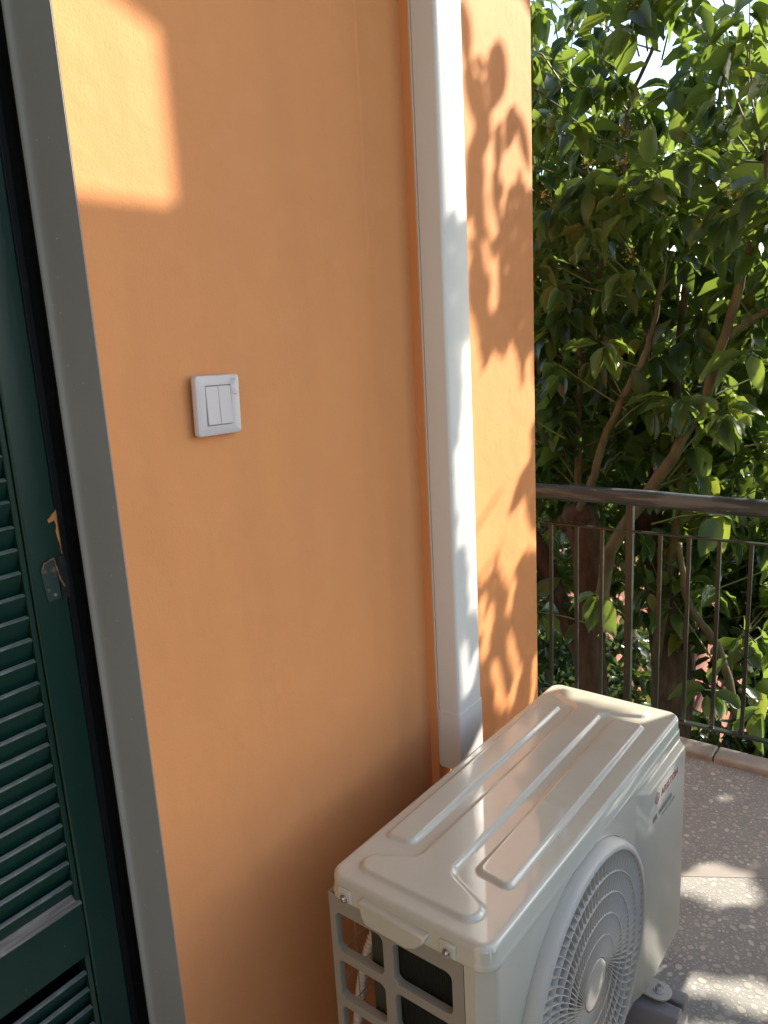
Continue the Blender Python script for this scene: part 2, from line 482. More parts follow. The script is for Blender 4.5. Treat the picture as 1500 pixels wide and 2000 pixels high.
# ------------------------------------------------------------------ the house wall
ZT, ZB = 1.80, FLOOR - 0.15
JX = 0.572                                   # corner of the door opening
PX0, PX1, PY = 1.262, 1.757, -0.02           # corner pilaster
house = empty('house', (0.9, 0.1, FLOOR))
tag(house, 'orange plastered house wall with a corner pilaster, a white door jamb and a roof slab', 'house')
def hb(mb, name, m, **k):
    o = mb.build(name, m, **k); o.parent = house; o.matrix_parent_inverse = Matrix.Translation(house.location).inverted(); return o
mb = MB()
mb.box(JX, PX0 + .1, 0, .070, ZB, ZT); mb.box(JX + .03, PX0 + .1, .070, .30, ZB, ZT)
mb.box(-2.2, -.56, 0, .30, ZB, ZT)
mb.box(-.56, JX, .0, .30, .98, ZT)
hb(mb, 'wall', M['plaster'])
mb = MB(); mb.box(PX0, PX1, PY, .34, ZB, ZT); mb.box(PX1 - .30, PX1, .34, 3.2, ZB, ZT)
hb(mb, 'pilaster', M['plaster'], bevel=0.0015)
# door jamb: smooth off-white reveal with a rounded inner arris
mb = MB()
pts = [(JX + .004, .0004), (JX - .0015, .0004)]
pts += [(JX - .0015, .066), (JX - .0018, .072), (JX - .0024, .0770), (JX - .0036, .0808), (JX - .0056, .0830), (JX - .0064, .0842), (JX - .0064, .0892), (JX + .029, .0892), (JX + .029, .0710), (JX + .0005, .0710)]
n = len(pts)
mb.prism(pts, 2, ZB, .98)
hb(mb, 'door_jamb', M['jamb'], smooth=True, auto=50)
mb = MB(); mb.box(JX - .03, JX + .03, .128, .17, ZB, .98); mb.box(JX + .010, JX + .029, .0895, .1275, ZB, .98); mb.box(JX - .018, JX - .006, .118, .128, ZB, .98)  # near-black strips filling the gap between jamb and shutter
hb(mb, 'door_frame', M['dark_frame'], bevel=.002)
mb = MB(); mb.box(-.6, .6, .21, .23, ZB, 1.0)
hb(mb, 'door_leaf', M['dark_frame'])
mb = MB(); mb.box(-.98, -.86, -1.45, -.001, ZB, ZT - .002)
hb(mb, 'added_shade_wall', M['grey_plaster'])  # unseen wall added to keep sky light off faces turned left
mb = MB(); mb.box(-.86, 2.25, -1.36, -1.25, ZB, -.64)
hb(mb, 'added_parapet', M['grey_plaster'], bevel=.004)  # unseen low wall added to darken the unit's front and the floor
mb = MB(); mb.box(-2.2, 2.85, -1.18, 3.2, ZT, ZT + .16)
hb(mb, 'roof_slab', M['house'], bevel=.01)

# unseen canvas panels added to block and shape the sun, with a curved valance
scr = empty('added_sun_blocker', (2.3, -1.02, .4))
tag(scr, 'added unseen cream canvas panels that block the sun above the parapet', 'sun blocker')
def sb(mb, name, m, **k):
    o = mb.build(name, m, scr, **k); o.matrix_parent_inverse = Matrix.Translation(scr.location).inverted(); return o
mb = MB(); mb.prism([(2.50, -1.030), (2.71, -.9055), (2.706, -.8985), (2.494, -1.020)], 2, .03, ZT - .002); sb(mb, 'blocker_side', M['canvas'])
mb = MB(); mb.box(1.80, 2.495, -1.03, -1.018, -.78, 1.362); sb(mb, 'front_panel', M['canvas'])
mb = MB()
pr = [(2.50, ZT - .002), (2.50, 1.520), (2.497, 1.540), (2.488, 1.556), (2.472, 1.567), (2.44, 1.580), (2.35, 1.610), (2.20, 1.650), (2.06, 1.69), (2.06, ZT - .002)]
mb.prism(pr, 1, -1.017, -1.009); sb(mb, 'blocker_top', M['canvas'])
mb = MB(); mb.box(1.83, 2.46, -1.017, -1.0, -.78, -.75); mb.box(1.83, 2.46, -1.017, -1.0, 1.29, 1.325); sb(mb, 'blocker_batten', M['bare_wood'])

# ------------------------------------------------------------------ green louvred shutter
sh = empty('louvred_shutter', (.2, .10, FLOOR + .03))
tag(sh, 'dark green louvred wooden door shutter with worn slats and chipped edge', 'shutter')
SL = sh.location
def sp(mb, name, m, **k):
    o = mb.build(name, m, **k); o.parent = sh; o.matrix_parent_inverse = Matrix.Translation(SL).inverted(); return o
YF = .100
XR = .5445          # outer edge of the stile
XI = .4905          # inner edge of the stile
mb = MB(); mb.box(XI + .006, XR, YF, YF + .036, FLOOR + .03, .95); sp(mb, 'stile', M['green'], bevel=.003)
mb = MB(); mb.box(-.53, -.47, YF, YF + .036, FLOOR + .03, .95); sp(mb, 'stile', M['green'], bevel=.003)
for (z0, z1) in ((-.766, .85), (FLOOR + .12, -.855)):
    mb = MB(); mb.prism([(XI - .002, YF + .0045), (XI + .0045, YF + .0025), (XI + .0045, YF + .03), (XI - .002, YF + .03)], 2, z0 + .001, z1 - .001)
    sp(mb, 'bead', M['green'], bevel=.0012)
XL = -.47
mb = MB(); mb.box(XL, XI + .005, YF + .001, YF + .034, -.855, -.768)
sp(mb, 'middle_rail', M['green'], bevel=.002)
mb = MB(); mb.prism([(YF + .0, -.768), (YF + .001, -.765), (YF + .027, -.744), (YF + .034, -.744), (YF + .034, -.768)], 0, XL + .002, XI + .004)
sp(mb, 'sloping_ledge', M['grey_wood'])
mb = MB(); mb.box(XL, XI + .005, YF + .001, YF + .034, FLOOR + .03, FLOOR + .12); sp(mb, 'bottom_rail', M['green'], bevel=.002)
mb = MB(); mb.box(XL, XI + .005, YF + .001, YF + .034, .85, .95); sp(mb, 'top_rail', M['green'], bevel=.002)
# one slat: sloping strip on top, face leaning inwards
def slat_mesh():
    mb = MB()
    prof = [(.004, .000), (.0056, .0022), (.0098, .0036), (.0120, .0020), (.0225, -.033), (.0195, -.0365), (.0054, -.0030)]
    x0, x1 = XL + .003, XI - .0025
    n = len(prof)
    segs = 14
    for i in range(segs + 1):
        x = x0 + (x1 - x0) * i / segs
        for (y, z) in prof:
            mb.v.append((x, YF + y + random.uniform(-.0002, .0002), z + random.uniform(-.00035, .00035)))
    for i in range(segs):
        for k in range(n):
            a_ = i * n + k; b_ = i * n + (k + 1) % n
            mb.f.append((a_, b_, b_ + n, a_ + n)); mb.mi.append(1 if k in (0, 1) else 0)
    mb.f.append(tuple(range(n))); mb.mi.append(0); mb.f.append(tuple(range(segs * n, segs * n + n))); mb.mi.append(0)
    return mb
slat_variants = []
for v in range(4):
    o = slat_mesh().build('slat', [M['green'], M['green_worn']])
    slat_variants.append(o.data); bpy.data.objects.remove(o)
z = -.2625 - .0305 * 15
zs = []
zz = -.7315
while zz < .84: zs.append(zz); zz += .0307
zz = -.8835
while zz > FLOOR + .15: zs.append(zz); zz -= .0307
for i, z_ in enumerate(zs):
    inst('slat', slat_variants[i % 4], sh, Matrix.Translation(Vector((random.uniform(-.0008, 0), 0, z_ + random.uniform(-.0008, .0008))) - SL) @ Matrix.Rotation(random.uniform(-.002, .002), 4, 'Y'))
# latch and bare wood
mb = MB()
mb.prism([(.5105, -.273), (.5155, -.2635), (.5295, -.2600), (.5330, -.268), (.5330, -.316), (.5140, -.318)], 1, YF - .0022, YF + .002)
la = sp(mb, 'latch_plate', M['iron'], bevel=.0006)
LA0 = Matrix.Identity(4)
mb = MB(); mb.tube([(.5105, YF - .003, -.275), (.5155, YF - .0032, -.2640), (.5293, YF - .0032, -.2600)], .0011, 6)
mb.tube([(.5293, YF - .0032, -.2600), (.5345, YF - .004, -.290), (.5385, YF - .0045, -.3015)], .0013, 6)
o = mb.build('latch_edge', M['iron_edge'], la, smooth=True, auto=60); o.matrix_parent_inverse = LA0
mb = MB(); mb.prism([(.5345, -.262), (.5425, -.258), (.5470, -.265), (.5475, -.318), (.5350, -.320)], 1, YF - .0012, YF + .001)
o = mb.build('latch_recess', M['dark_frame'], la)
mb = MB(); mb.tube([(.524, YF - .001, -.3095), (.524, YF - .0045, -.3095)], .0022, 8)
o = mb.build('screw', M['steel'], la)
mb = MB()
mb.prism([(.5447, -.1975), (.5390, -.2015), (.5345, -.206), (.5310, -.208), (.5318, -.2125), (.5360, -.2120), (.5400, -.2105), (.5420, -.2180), (.5400, -.226), (.5412, -.236), (.5432, -.244), (.5445, -.258), (.5449, -.2585)], 1, YF - .0006, YF + .001)
mb.box(.5440, .5449, YF - .0006, YF + .008, -.258, -.1975)
sp(mb, 'bare_wood_patch', M['bare_wood'])

# ------------------------------------------------------------------ light switch
sw = empty('light_switch', (.7455, 0, -.078))
tag(sw, 'white double rocker light switch on the orange wall', 'light switch')
def rrect(w_, h_, r, n=6):
    p = []
    for (cx, cy, a0) in ((w_ / 2 - r, h_ / 2 - r, 0), (-w_ / 2 + r, h_ / 2 - r, 90), (-w_ / 2 + r, -h_ / 2 + r, 180), (w_ / 2 - r, -h_ / 2 + r, 270)):
        for k in range(n + 1):
            a_ = math.radians(a0 + 90 * k / n); p.append((cx + r * math.cos(a_), cy + r * math.sin(a_)))
    return p
def plate_rings(rings, inner_cap=True):
    """rings: list of (w,h,r,y); skinned together, y is depth"""
    mb = MB(); n = None
    for (w_, h_, r, y) in rings:
        p = rrect(w_, h_, r); n = len(p)
        mb.v += [(a_, y, b_) for a_, b_ in p]
    for i in range(len(rings) - 1):
        for k in range(n):
            a_ = i * n + k; b_ = i * n + (k + 1) % n
            mb.f.append((a_, b_, b_ + n, a_ + n)); mb.mi.append(0)
    if inner_cap:
        mb.f.append(tuple(range((len(rings) - 1) * n, len(rings) * n))); mb.mi.append(0)
    return mb
def tilt(o):
    return o
fp = plate_rings([(.083, .083, .0055, -.0015), (.0845, .0845, .0062, -.003), (.0845, .0845, .0062, -.0075), (.0825, .0825, .0055, -.0098), (.080, .080, .005, -.0104),
                  (.0500, .0565, .0012, -.0102), (.0488, .0553, .0010, -.0094), (.0482, .0547, .001, -.004)]).build('faceplate', M['white_plastic'], sw, smooth=True, auto=35)
for sx in (-1, 1):
    mb = MB()
    cx = sx * .01195
    hw, hh = .01165, .0268
    vs = []
    for (dx, dz, y) in ((-hw, hh, -.0098), (hw, hh, -.0098), (hw, -hh, -.0128), (-hw, -hh, -.0128)):
        vs.append((cx + dx, y, dz))
    mb.add([(v_[0], -.004, v_[2]) for v_ in vs] + vs, [(4, 5, 6, 7), (0, 1, 5, 4), (1, 2, 6, 5), (2, 3, 7, 6), (3, 0, 4, 7), (3, 2, 1, 0)])
    mb.build('rocker', M['white_plastic'], sw, bevel=.0007)
mb = MB()
for (xa, za, xb, zb) in ((.022, .029, .026, .036), (.027, .028, .033, .036), (.026, .0365, .034, .0368), (.028, .016, .027, .023), (.028, .015, .033, .013), (.033, .013, .034, .020)):
    mb.tube([(xa, -.0118, za), ((xa + xb) / 2 + .0006, -.0132, (za + zb) / 2), (xb, -.0112, zb)], .00035, 5)
mb.build('film_glint', M['pvc'], sw, smooth=True)  # white strokes drawn as the glints on leftover plastic film
# back box seen as a gap behind the plate
mb = MB(); mb.box(-.034, .034, -.003, .001, -.034, .034); mb.build('mounting_box', M['dark_frame'], sw)
sw.rotation_euler = (math.radians(1.2), math.radians(1.3), math.radians(2.2))
sw.location.y = -.0035

# ------------------------------------------------------------------ white cable duct
DX0, DX1, DY = 1.2625, 1.3560, -.0750
DZB = -.905
duct = empty('cable_duct', ((DX0 + DX1) / 2, PY, DZB))
tag(duct, 'tall white plastic pipe duct fixed to the wall above the air conditioner', 'pipe duct')
DL = duct.location
mb = MB()
prof = [(DX0 + .0035, PY - .0006), (DX0 + .0035, PY - .006), (DX0, PY - .006)]
for (cx, cy, a0) in ((DX0 + .006, DY + .006, 180), (DX1 - .006, DY + .006, 270)):
    for k in range(6):
        a_ = math.radians(a0 + 90 * k / 5); prof.append((cx + .006 * math.cos(a_), cy + .006 * math.sin(a_)))
prof += [(DX1, PY - .006), (DX1 - .0035, PY - .006), (DX1 - .0035, PY - .0006)]
mb.prism(prof, 2, -.775, ZT - .002)
o = mb.build('duct_cover', M['pvc'], duct, smooth=True, auto=40); o.matrix_parent_inverse = Matrix.Translation(DL).inverted()
mb = MB()
e = .0022
prof2 = [(x + (e if x > 1.31 else -e), y - (e if y < PY - .01 else 0)) for x, y in prof]
mb.prism(prof2, 2, DZB, -.7745)
o = mb.build('duct_end_sleeve', M['pvc'], duct, smooth=True, auto=40); o.matrix_parent_inverse = Matrix.Translation(DL).inverted()
mb = MB(); mb.box(DX0 + .0005, DX1 - .0005, PY - .0035, PY - .0003, DZB + .004, ZT - .002)
o = mb.build('duct_base', M['pvc'], duct); o.matrix_parent_inverse = Matrix.Translation(DL).inverted()

def corrugated(pts, r, pitch, n=10, amp=.16):
    # resample
    P = [Vector(p) for p in pts]
    out = []
    # Catmull-Rom
    Q = [P[0] * 2 - P[1]] + P + [P[-1] * 2 - P[-2]]
    for i in range(1, len(Q) - 2):
        for k in range(24):
            t = k / 24
            a_, b_, c_, d_ = Q[i - 1], Q[i], Q[i + 1], Q[i + 2]
            out.append(.5 * ((2 * b_) + (c_ - a_) * t + (2 * a_ - 5 * b_ + 4 * c_ - d_) * t * t + (3 * b_ - a_ - 3 * c_ + d_) * t ** 3))
    out.append(P[-1])
    L = [0]
    for i in range(1, len(out)): L.append(L[-1] + (out[i] - out[i - 1]).length)
    tot = L[-1]; st = pitch / 4; m = int(tot / st); res = []; rad = []
    j = 0
    for i in range(m + 1):
        s_ = i * st
        while j < len(L) - 2 and L[j + 1] < s_: j += 1
        t = (s_ - L[j]) / max(1e-9, L[j + 1] - L[j])
        res.append(out[j].lerp(out[j + 1], min(1, t)))
        rad.append(r * (1 + amp * (1, .3, -1, .3)[i % 4]))
    return res, rad
def hose(name, pts, r, pitch, m, label, cat, amp=.16):
    p, rd = corrugated(pts, r, pitch, amp=amp)
    base = p[-1].copy()
    mb = MB(); mb.tube([q_ - base for q_ in p], rd, 12)
    o = mb.build(name, m, smooth=True, auto=70); o.location = base
    return tag(o, label, cat)
hose('drain_hose', [(1.290, -.045, DZB + .03), (1.283, -.050, -.95), (1.20, -.085, -1.0), (1.02, -.10, -1.0), (.925, -.095, -1.03), (.885, -.09, -1.09), (.862, -.09, -1.17), (.85, -.09, -1.27), (.845, -.10, FLOOR + .02)],
     .0088, .0064, M['hose'], 'white corrugated drain hose hanging behind the air conditioner', 'hose')
hose('insulated_pipe', [(1.325, -.047, DZB + .03), (1.325, -.052, -.98), (1.34, -.075, -1.08), (1.36, -.12, -1.12), (1.40, -.17, -1.12)], .013, .02, M['hose'],
     'white insulated pipe leaving the duct into the back of the air conditioner', 'pipe', amp=.04)

# ------------------------------------------------------------------ air conditioner outdoor unit (local frame)
UO = Vector((.748, -.146, -.78)); UTH = math.radians(-2.0)
ULEN, UDEP, UH = .770, .285, .520
ac = empty('air_conditioner', (UO.x, UO.y, UO.z - UH), UTH)
tag(ac, 'cream outdoor air conditioner unit with a round fan guard standing against the orange wall', 'air conditioner')
def ab(mb, name, m, parent=None, **k):
    # geometry given with z = 0 at the lid top
    mb.v = [(x, y, z_ + UH) for x, y, z_ in mb.v]
    return mb.build(name, m, parent if parent else ac, **k)

def sdf_poly(px, py, poly):
    d = np.full(px.shape, 1e9); inside = np.zeros(px.shape, bool)
    n = len(poly)
    for i in range(n):
        ax, ay = poly[i]; bx, by = poly[(i + 1) % n]
        ex, ey = bx - ax, by - ay; wx, wy = px - ax, py - ay
        t = np.clip((wx * ex + wy * ey) / (ex * ex + ey * ey), 0, 1)
        d = np.minimum(d, np.hypot(wx - t * ex, wy - t * ey))
        c = ((ay > py) != (by > py)) & (px < (bx - ax) * (py - ay) / (by - ay + 1e-12) + ax)
        inside ^= c
    return np.where(inside, -d, d)
def make_lid():
    L, W = ULEN, UDEP
    R = .026
    nx, ny = 400, 150
    xs = np.linspace(0, L, nx); ys = np.linspace(-W, 0, ny)
    X, Y = np.meshgrid(xs, ys, indexing='ij')
    # clamp to a rounded rectangle
    cx = np.clip(X, R, L - R); cy = np.clip(Y, -W + R, -R)
    dx, dy = X - cx, Y - cy; dd = np.hypot(dx, dy)
    k = np.where(dd > R, R / np.maximum(dd, 1e-9), 1)
    # corner squares: pull vertices in
    X = cx + dx * k; Y = cy + dy * k
    dd = np.hypot(X - cx, Y - cy)
    din = np.minimum(np.minimum(X, L - X), np.minimum(-Y, Y + W))
    corner = ((X < R) | (X > L - R)) & ((Y > -R) | (Y < -W + R))
    din = np.where(corner, R - dd, din)
    Rb = .009
    Z = -Rb + np.sqrt(np.maximum(0, Rb ** 2 - (Rb - np.minimum(din, Rb)) ** 2))
    def ridge(poly, h, wd=.0085, rnd=.006):
        s = sdf_poly(X, Y, poly) + rnd * 0
        t = np.clip((wd / 2 - s) / wd, 0, 1)
        return h * (t * t * (3 - 2 * t))
    def shrink_round(poly, r):
        # chamfer the polygon corners twice
        for _ in range(2):
            q = []
            n = len(poly)
            for i in range(n):
                a_ = Vector(poly[i]); p_ = Vector(poly[i - 1]); n_ = Vector(poly[(i + 1) % n])
                r1 = min(r, (p_ - a_).length * .4); r2 = min(r, (n_ - a_).length * .4)
                q.append(tuple(a_ + (p_ - a_).normalized() * r1)); q.append(tuple(a_ + (n_ - a_).normalized() * r2))
            poly = q; r *= .45
        return poly
    I = [(.062, -.030), (.030, -.038), (.030, -.236), (.062, -.244), (.099, -.160), (.680, -.152), (.712, -.236), (.742, -.228), (.742, -.034), (.712, -.026), (.680, -.098), (.099, -.100)]
    A = [(.115, -.024), (.121, -.072), (.664, -.067), (.658, -.020)]
    B = [(.124, -.188), (.117, -.247), (.676, -.240), (.668, -.182)]
    Z = Z + ridge(shrink_round(I, .009), .0060) + ridge(shrink_round(A, .007), .0060) + ridge(shrink_round(B, .007), .0060)
    mb = MB()
    mb.v = [tuple(p) for p in np.stack([X, Y, Z], -1).reshape(-1, 3).tolist()]
    mb.f = [(i * ny + j, (i + 1) * ny + j, (i + 1) * ny + j + 1, i * ny + j + 1) for i in range(nx - 1) for j in range(ny - 1)]
    # skirt
    loop = [i * ny for i in range(nx)] + [(nx - 1) * ny + j for j in range(1, ny)] + [i * ny + ny - 1 for i in range(nx - 2, -1, -1)] + [j for j in range(ny - 2, 0, -1)]
    n = len(loop)
    prev = loop
    for (dz, out) in ((-.026, .0), (-.0285, .0016), (-.0345, .0030), (-.0365, .0022)):
        base = len(mb.v)
        for q_ in loop:
            x, y, z_ = mb.v[q_]
            ccx = min(max(x, R), L - R); ccy = min(max(y, -W + R), -R)
            v_ = Vector((x - ccx, y - ccy)); v_ = v_.normalized() if v_.length > 1e-6 else v_
            mb.v.append((x + v_.x * out, y + v_.y * out, dz))
        cur = list(range(base, base + n))
        for i in range(n):
            mb.f.append((prev[i], cur[i], cur[(i + 1) % n], prev[(i + 1) % n]))
        prev = cur
    base = len(mb.v)
    for q_ in prev:
        x, y, z_ = mb.v[q_]; mb.v.append((L / 2 + (x - L / 2) * .99, -W / 2 + (y + W / 2) * .975, -.036))
    for i in range(n): mb.f.append((prev[i], base + i, base + (i + 1) % n, prev[(i + 1) % n]))
    mb.mi = [0] * len(mb.f)
    # weld degenerate corner quads
    o = ab(mb, 'lid', M['ac'], smooth=True)
    bm = bmesh.new(); bm.from_mesh(o.data); bmesh.ops.remove_doubles(bm, verts=bm.verts, dist=1e-6)
    bmesh.ops.recalc_face_normals(bm, faces=bm.faces); bm.to_mesh(o.data); bm.free()
    o.data.shade_smooth(); o.data.set_sharp_from_angle(angle=math.radians(75))
    return o
lid = make_lid()
# hand grip tab under the near edge of the lid
mb = MB()
tabp = [(-.066, -.014), (-.070, -.040), (-.078, -.052), (-.154, -.054), (-.170, -.046), (-.184, -.030), (-.190, -.016)]
n = len(tabp)
inner = [(.004, y, z_) for y, z_ in tabp]
outer = [(-.010, y * .985 - .002, z_ * .95 - .003) for y, z_ in tabp]
mb.add(inner + outer, [(i, i + 1, i + 1 + n, i + n) for i in range(n - 1)] + [(n - 1, 0, n, 2 * n - 1), tuple(range(n, 2 * n)), tuple(range(n - 1, -1, -1))])
ab(mb, 'hand_grip', M['ac'], lid, bevel=.004, seg=3)
for y in (-.036, -.219):
    mb = MB(); mb.box(-.0045, .002, y - .014, y + .014, -.0363, -.014); ab(mb, 'screw_boss', M['ac'], lid, bevel=.003)
    mb = MB(); mb.tube([(-.0040, y, -.029), (-.0075, y, -.029), (-.0095, y, -.029)], [.0052, .0048, .0025], 12)
    mb.tube([(-.0040, y, -.029), (-.0058, y, -.029)], .0068, 14)
    ab(mb, 'screw', M['steel'], lid, smooth=True, auto=40)

ZP0, ZP1 = -UH + .004, -.034
# side grille: frame with rounded openings in two columns
mb = MB()
def cell(y0, y1, z0, z1, oy0, oy1, oz0, oz1, r=.011):
    # plane x=0; outer rectangle, inner rounded opening, skinned by matching angles
    cy, cz = (oy0 + oy1) / 2, (oz0 + oz1) / 2
    inn = [(cy + a_, cz + b_) for a_, b_ in rrect(oy1 - oy0, oz1 - oz0, r, 5)]
    out = []
    for (a_, b_) in inn:
        if True:
            u = (a_ - cy) / ((oy1 - oy0) / 2); v_ = (b_ - cz) / ((oz1 - oz0) / 2)
            m_ = max(abs(u), abs(v_)); u /= m_; v_ /= m_
            out.append(((y1 if u > 0 else y0) if abs(u) > .999 else (cy + u * ((y1 - cy) if u > 0 else (cy - y0))),
                        (z1 if v_ > 0 else z0) if abs(v_) > .999 else (cz + v_ * ((z1 - cz) if v_ > 0 else (cz - z0)))))
    n = len(inn)
    # make sure rectangle corners are present
    def near(c):
        k = min(range(n), key=lambda i: (out[i][0] - c[0]) ** 2 + (out[i][1] - c[1]) ** 2); out[k] = c
    for c in ((y0, z0), (y0, z1), (y1, z0), (y1, z1)): near(c)
    vs = [(0, a_, b_) for a_, b_ in out] + [(0.0, a_ * 1 + (cy - a_) * -.02, b_ + (cz - b_) * -.02) for a_, b_ in inn] + [(.0018, a_, b_) for a_, b_ in inn] + [(.012, a_, b_) for a_, b_ in inn]
    fs = []
    for k in range(n):
        j = (k + 1) % n
        fs.append((k, j, j + n, k + n)); fs.append((k + n, j + n, j + 2 * n, k + 2 * n)); fs.append((k + 2 * n, j + 2 * n, j + 3 * n, k + 3 * n))
    mb.add(vs, fs)
rows = 5
pitch = .0855
zt0 = -.0655
for c_, (a0, a1, o0, o1) in enumerate(((-.2420, -.1115, -.2220, -.1215), (-.1115, 0.0, -.1020, -.0115))):
    for r_ in range(rows):
        oz1 = zt0 - r_ * pitch; oz0 = oz1 - .068
        z1 = ZP1 if r_ == 0 else oz1 + .00875
        z0 = ZP0 if r_ == rows - 1 else oz0 - .00875
        cell(a0, a1, z0, z1, o0, o1, oz0, oz1)
grille = ab(mb, 'side_grille', M['ac_shaded'], smooth=True, auto=35)
# rear corner post and rear wires
mb = MB(); mb.box(.0005, .014, -.006, -.0002, ZP0, ZP1); ab(mb, 'rear_post', M['ac_shaded'], bevel=.001)
mb = MB()
for x in np.arange(.05, .74, .045): mb.tube([(x, -.004, ZP0), (x, -.004, ZP1)], .0010, 5)
for z_ in np.arange(-.48, -.05, .055): mb.tube([(.01, -.0055, z_), (.76, -.0055, z_)], .0010, 5)
ab(mb, 'rear_wire_guard', M['ac_shaded'])
mb = MB(); mb.box(.018, .50, -.098, -.068, ZP0 + .01, -.037); mb.box(.018, .048, -.236, -.098, ZP0 + .01, -.037)
coil = ab(mb, 'coil', M['dark'])
mb = MB(); mb.box(.0165, .0178, -.100, -.067, ZP0 + .01, -.040); ab(mb, 'coil_end_plate', M['fin'], coil)
mb = MB()
for y in np.arange(-.234, -.1, .0032): mb.box(.0150, .018, y, y + .0006, ZP0 + .01, -.040)
ab(mb, 'coil_fins', M['fin'], coil)['kind'] = 'stuff'
mb = MB()
mb.box(.50, .504, -.27, -.01, ZP0, -.037); mb.box(.505, ULEN - .002, -.012, -.006, ZP0, -.037)
ab(mb, 'inner_partition', M['fin'])
mb = MB(); mb.box(.002, ULEN - .002, -.276, -.004, -UH + .001, -UH + .003); mb.box(0.004, ULEN - .004, -.2765, -.2735, -UH + .001, -UH + .03); ab(mb, 'base_pan', M['ac_shaded'])
mb = MB(); mb.box(ULEN - .004, ULEN, -.279, -.002, ZP0, ZP1); ab(mb, 'end_panel', M['ac_shaded'], bevel=.002)
mb = MB()
# front corner: returns round the near corner with a chamfer
prof = [(.0008, -.2425), (-.0004, -.2432), (-.0004, -.2595), (.0022, -.2632), (.0205, -.2805), (.0245, -.2820)]
for i in range(len(prof) - 1):
    (xa, ya), (xb, yb) = prof[i], prof[i + 1]
    mb.add([(xa, ya, ZP0), (xb, yb, ZP0), (xb, yb, ZP1), (xa, ya, ZP1)], [(0, 1, 2, 3)])
# front sheet with round opening
FX, FZ, FR = .298, -.275, .2330
x0, x1, z0, z1 = .0245, .528, ZP0, ZP1
N = 128
inn = [(FX + FR * math.cos(2 * math.pi * k / N), FZ + FR * math.sin(2 * math.pi * k / N)) for k in range(N)]
out = []
for k in range(N):
    c_, s_ = math.cos(2 * math.pi * k / N), math.sin(2 * math.pi * k / N)
    t = min(((x1 - FX) / c_) if c_ > 1e-9 else ((x0 - FX) / c_ if c_ < -1e-9 else 1e9), ((z1 - FZ) / s_) if s_ > 1e-9 else ((z0 - FZ) / s_ if s_ < -1e-9 else 1e9))
    out.append((FX + t * c_, FZ + t * s_))
for c in ((x0, z0), (x0, z1), (x1, z0), (x1, z1)):
    k = min(range(N), key=lambda i: (out[i][0] - c[0]) ** 2 + (out[i][1] - c[1]) ** 2); out[k] = c
YB = -.2820
mb.add([(a_, YB, b_) for a_, b_ in out] + [(a_, YB, b_) for a_, b_ in inn] + [(a_, YB + .012, b_) for a_, b_ in inn],
       [(k, (k + 1) % N, (k + 1) % N + N, k + N) for k in range(N)] + [(k + N, (k + 1) % N + N, (k + 1) % N + 2 * N, k + 2 * N) for k in range(N)])
ab(mb, 'front_panel', M['ac'], smooth=True, auto=25)
# service cover on the right of the front: raised, with a bevel on the left, top and bottom
mb = MB()
Xo, Xi, Xe = .528, .566, ULEN - .0015
zo0, zo1 = ZP0, ZP1
zi0, zi1 = ZP0 + .004, -.073
yo, yi = YB, YB - .0125
vs = [(Xo, yo, zo0), (Xo, yo, zo1), (Xe, yo, zo1), (Xe, yo, zo0),
      (Xi, yi, zi0), (Xi, yi, zi1), (Xe, yi, zi1), (Xe, yi, zi0),
      (Xo, yo, -.058), (Xe, yo, -.058)]
mb.add(vs, [(0, 8, 5, 4), (8, 9, 6, 5), (1, 2, 9, 8), (4, 5, 6, 7), (0, 4, 7, 3)])
mb.add([(Xe, yo, zo0), (Xe, yo, -.058), (Xe, yi, zi1), (Xe, yi, zi0), (Xe, YB + .02, zo0), (Xe, YB + .02, -.058)], [(0, 1, 2, 3), (4, 5, 1, 0)])
ab(mb, 'service_cover', M['ac'], bevel=.0035, seg=3)
cover = ac.children[-1]

# fan shroud ring
mb = MB()
def lathe(profile, n=128, mi=0):
    vs = []
    for k in range(n):
        a_ = 2 * math.pi * k / n
        for (r, y) in profile: vs.append((FX + r * math.cos(a_), y, FZ + r * math.sin(a_)))
    m_ = len(profile); fs = []
    for k in range(n):
        for i in range(m_ - 1):
            a_ = k * m_ + i; b_ = ((k + 1) % n) * m_ + i
            fs.append((a_, b_, b_ + 1, a_ + 1))
    mb.add(vs, fs, mi)
lathe([(.2318, YB + .008), (.2318, YB - .003), (.2305, YB - .012), (.2285, YB - .0185), (.2255, YB - .0215), (.219, YB - .0235), (.2165, YB - .0225), (.2150, YB - .018), (.2150, YB + .012)])
ab(mb, 'fan_surround', M['ac_grille'], smooth=True, auto=40)
guard = empty('fan_guard', (0, 0, 0)); guard.parent = ac
gy = YB - .0205
RR = [.2158, .1815, .147, .1125, .078]
mb = MB()
for r in RR[1:]:
    n = 112; vs = []; fs = []
    for k in range(n):
        a_ = 2 * math.pi * k / n
        for (dr, y) in ((-.0013, gy + .001), (-.0005, gy), (.0005, gy), (.0013, gy + .001), (.0013, gy + .016), (-.0013, gy + .016)):
            vs.append((FX + (r + dr) * math.cos(a_), y, FZ + (r + dr) * math.sin(a_)))
    for k in range(n):
        for i in range(6):
            j = (i + 1) % 6; kk = (k + 1) % n
            fs.append((k * 6 + i, kk * 6 + i, kk * 6 + j, k * 6 + j))
    m1 = MB(); m1.add(vs, fs); ab(m1, 'guard_ring', M['ac_grille'], guard, smooth=True, auto=40)
NV = 84
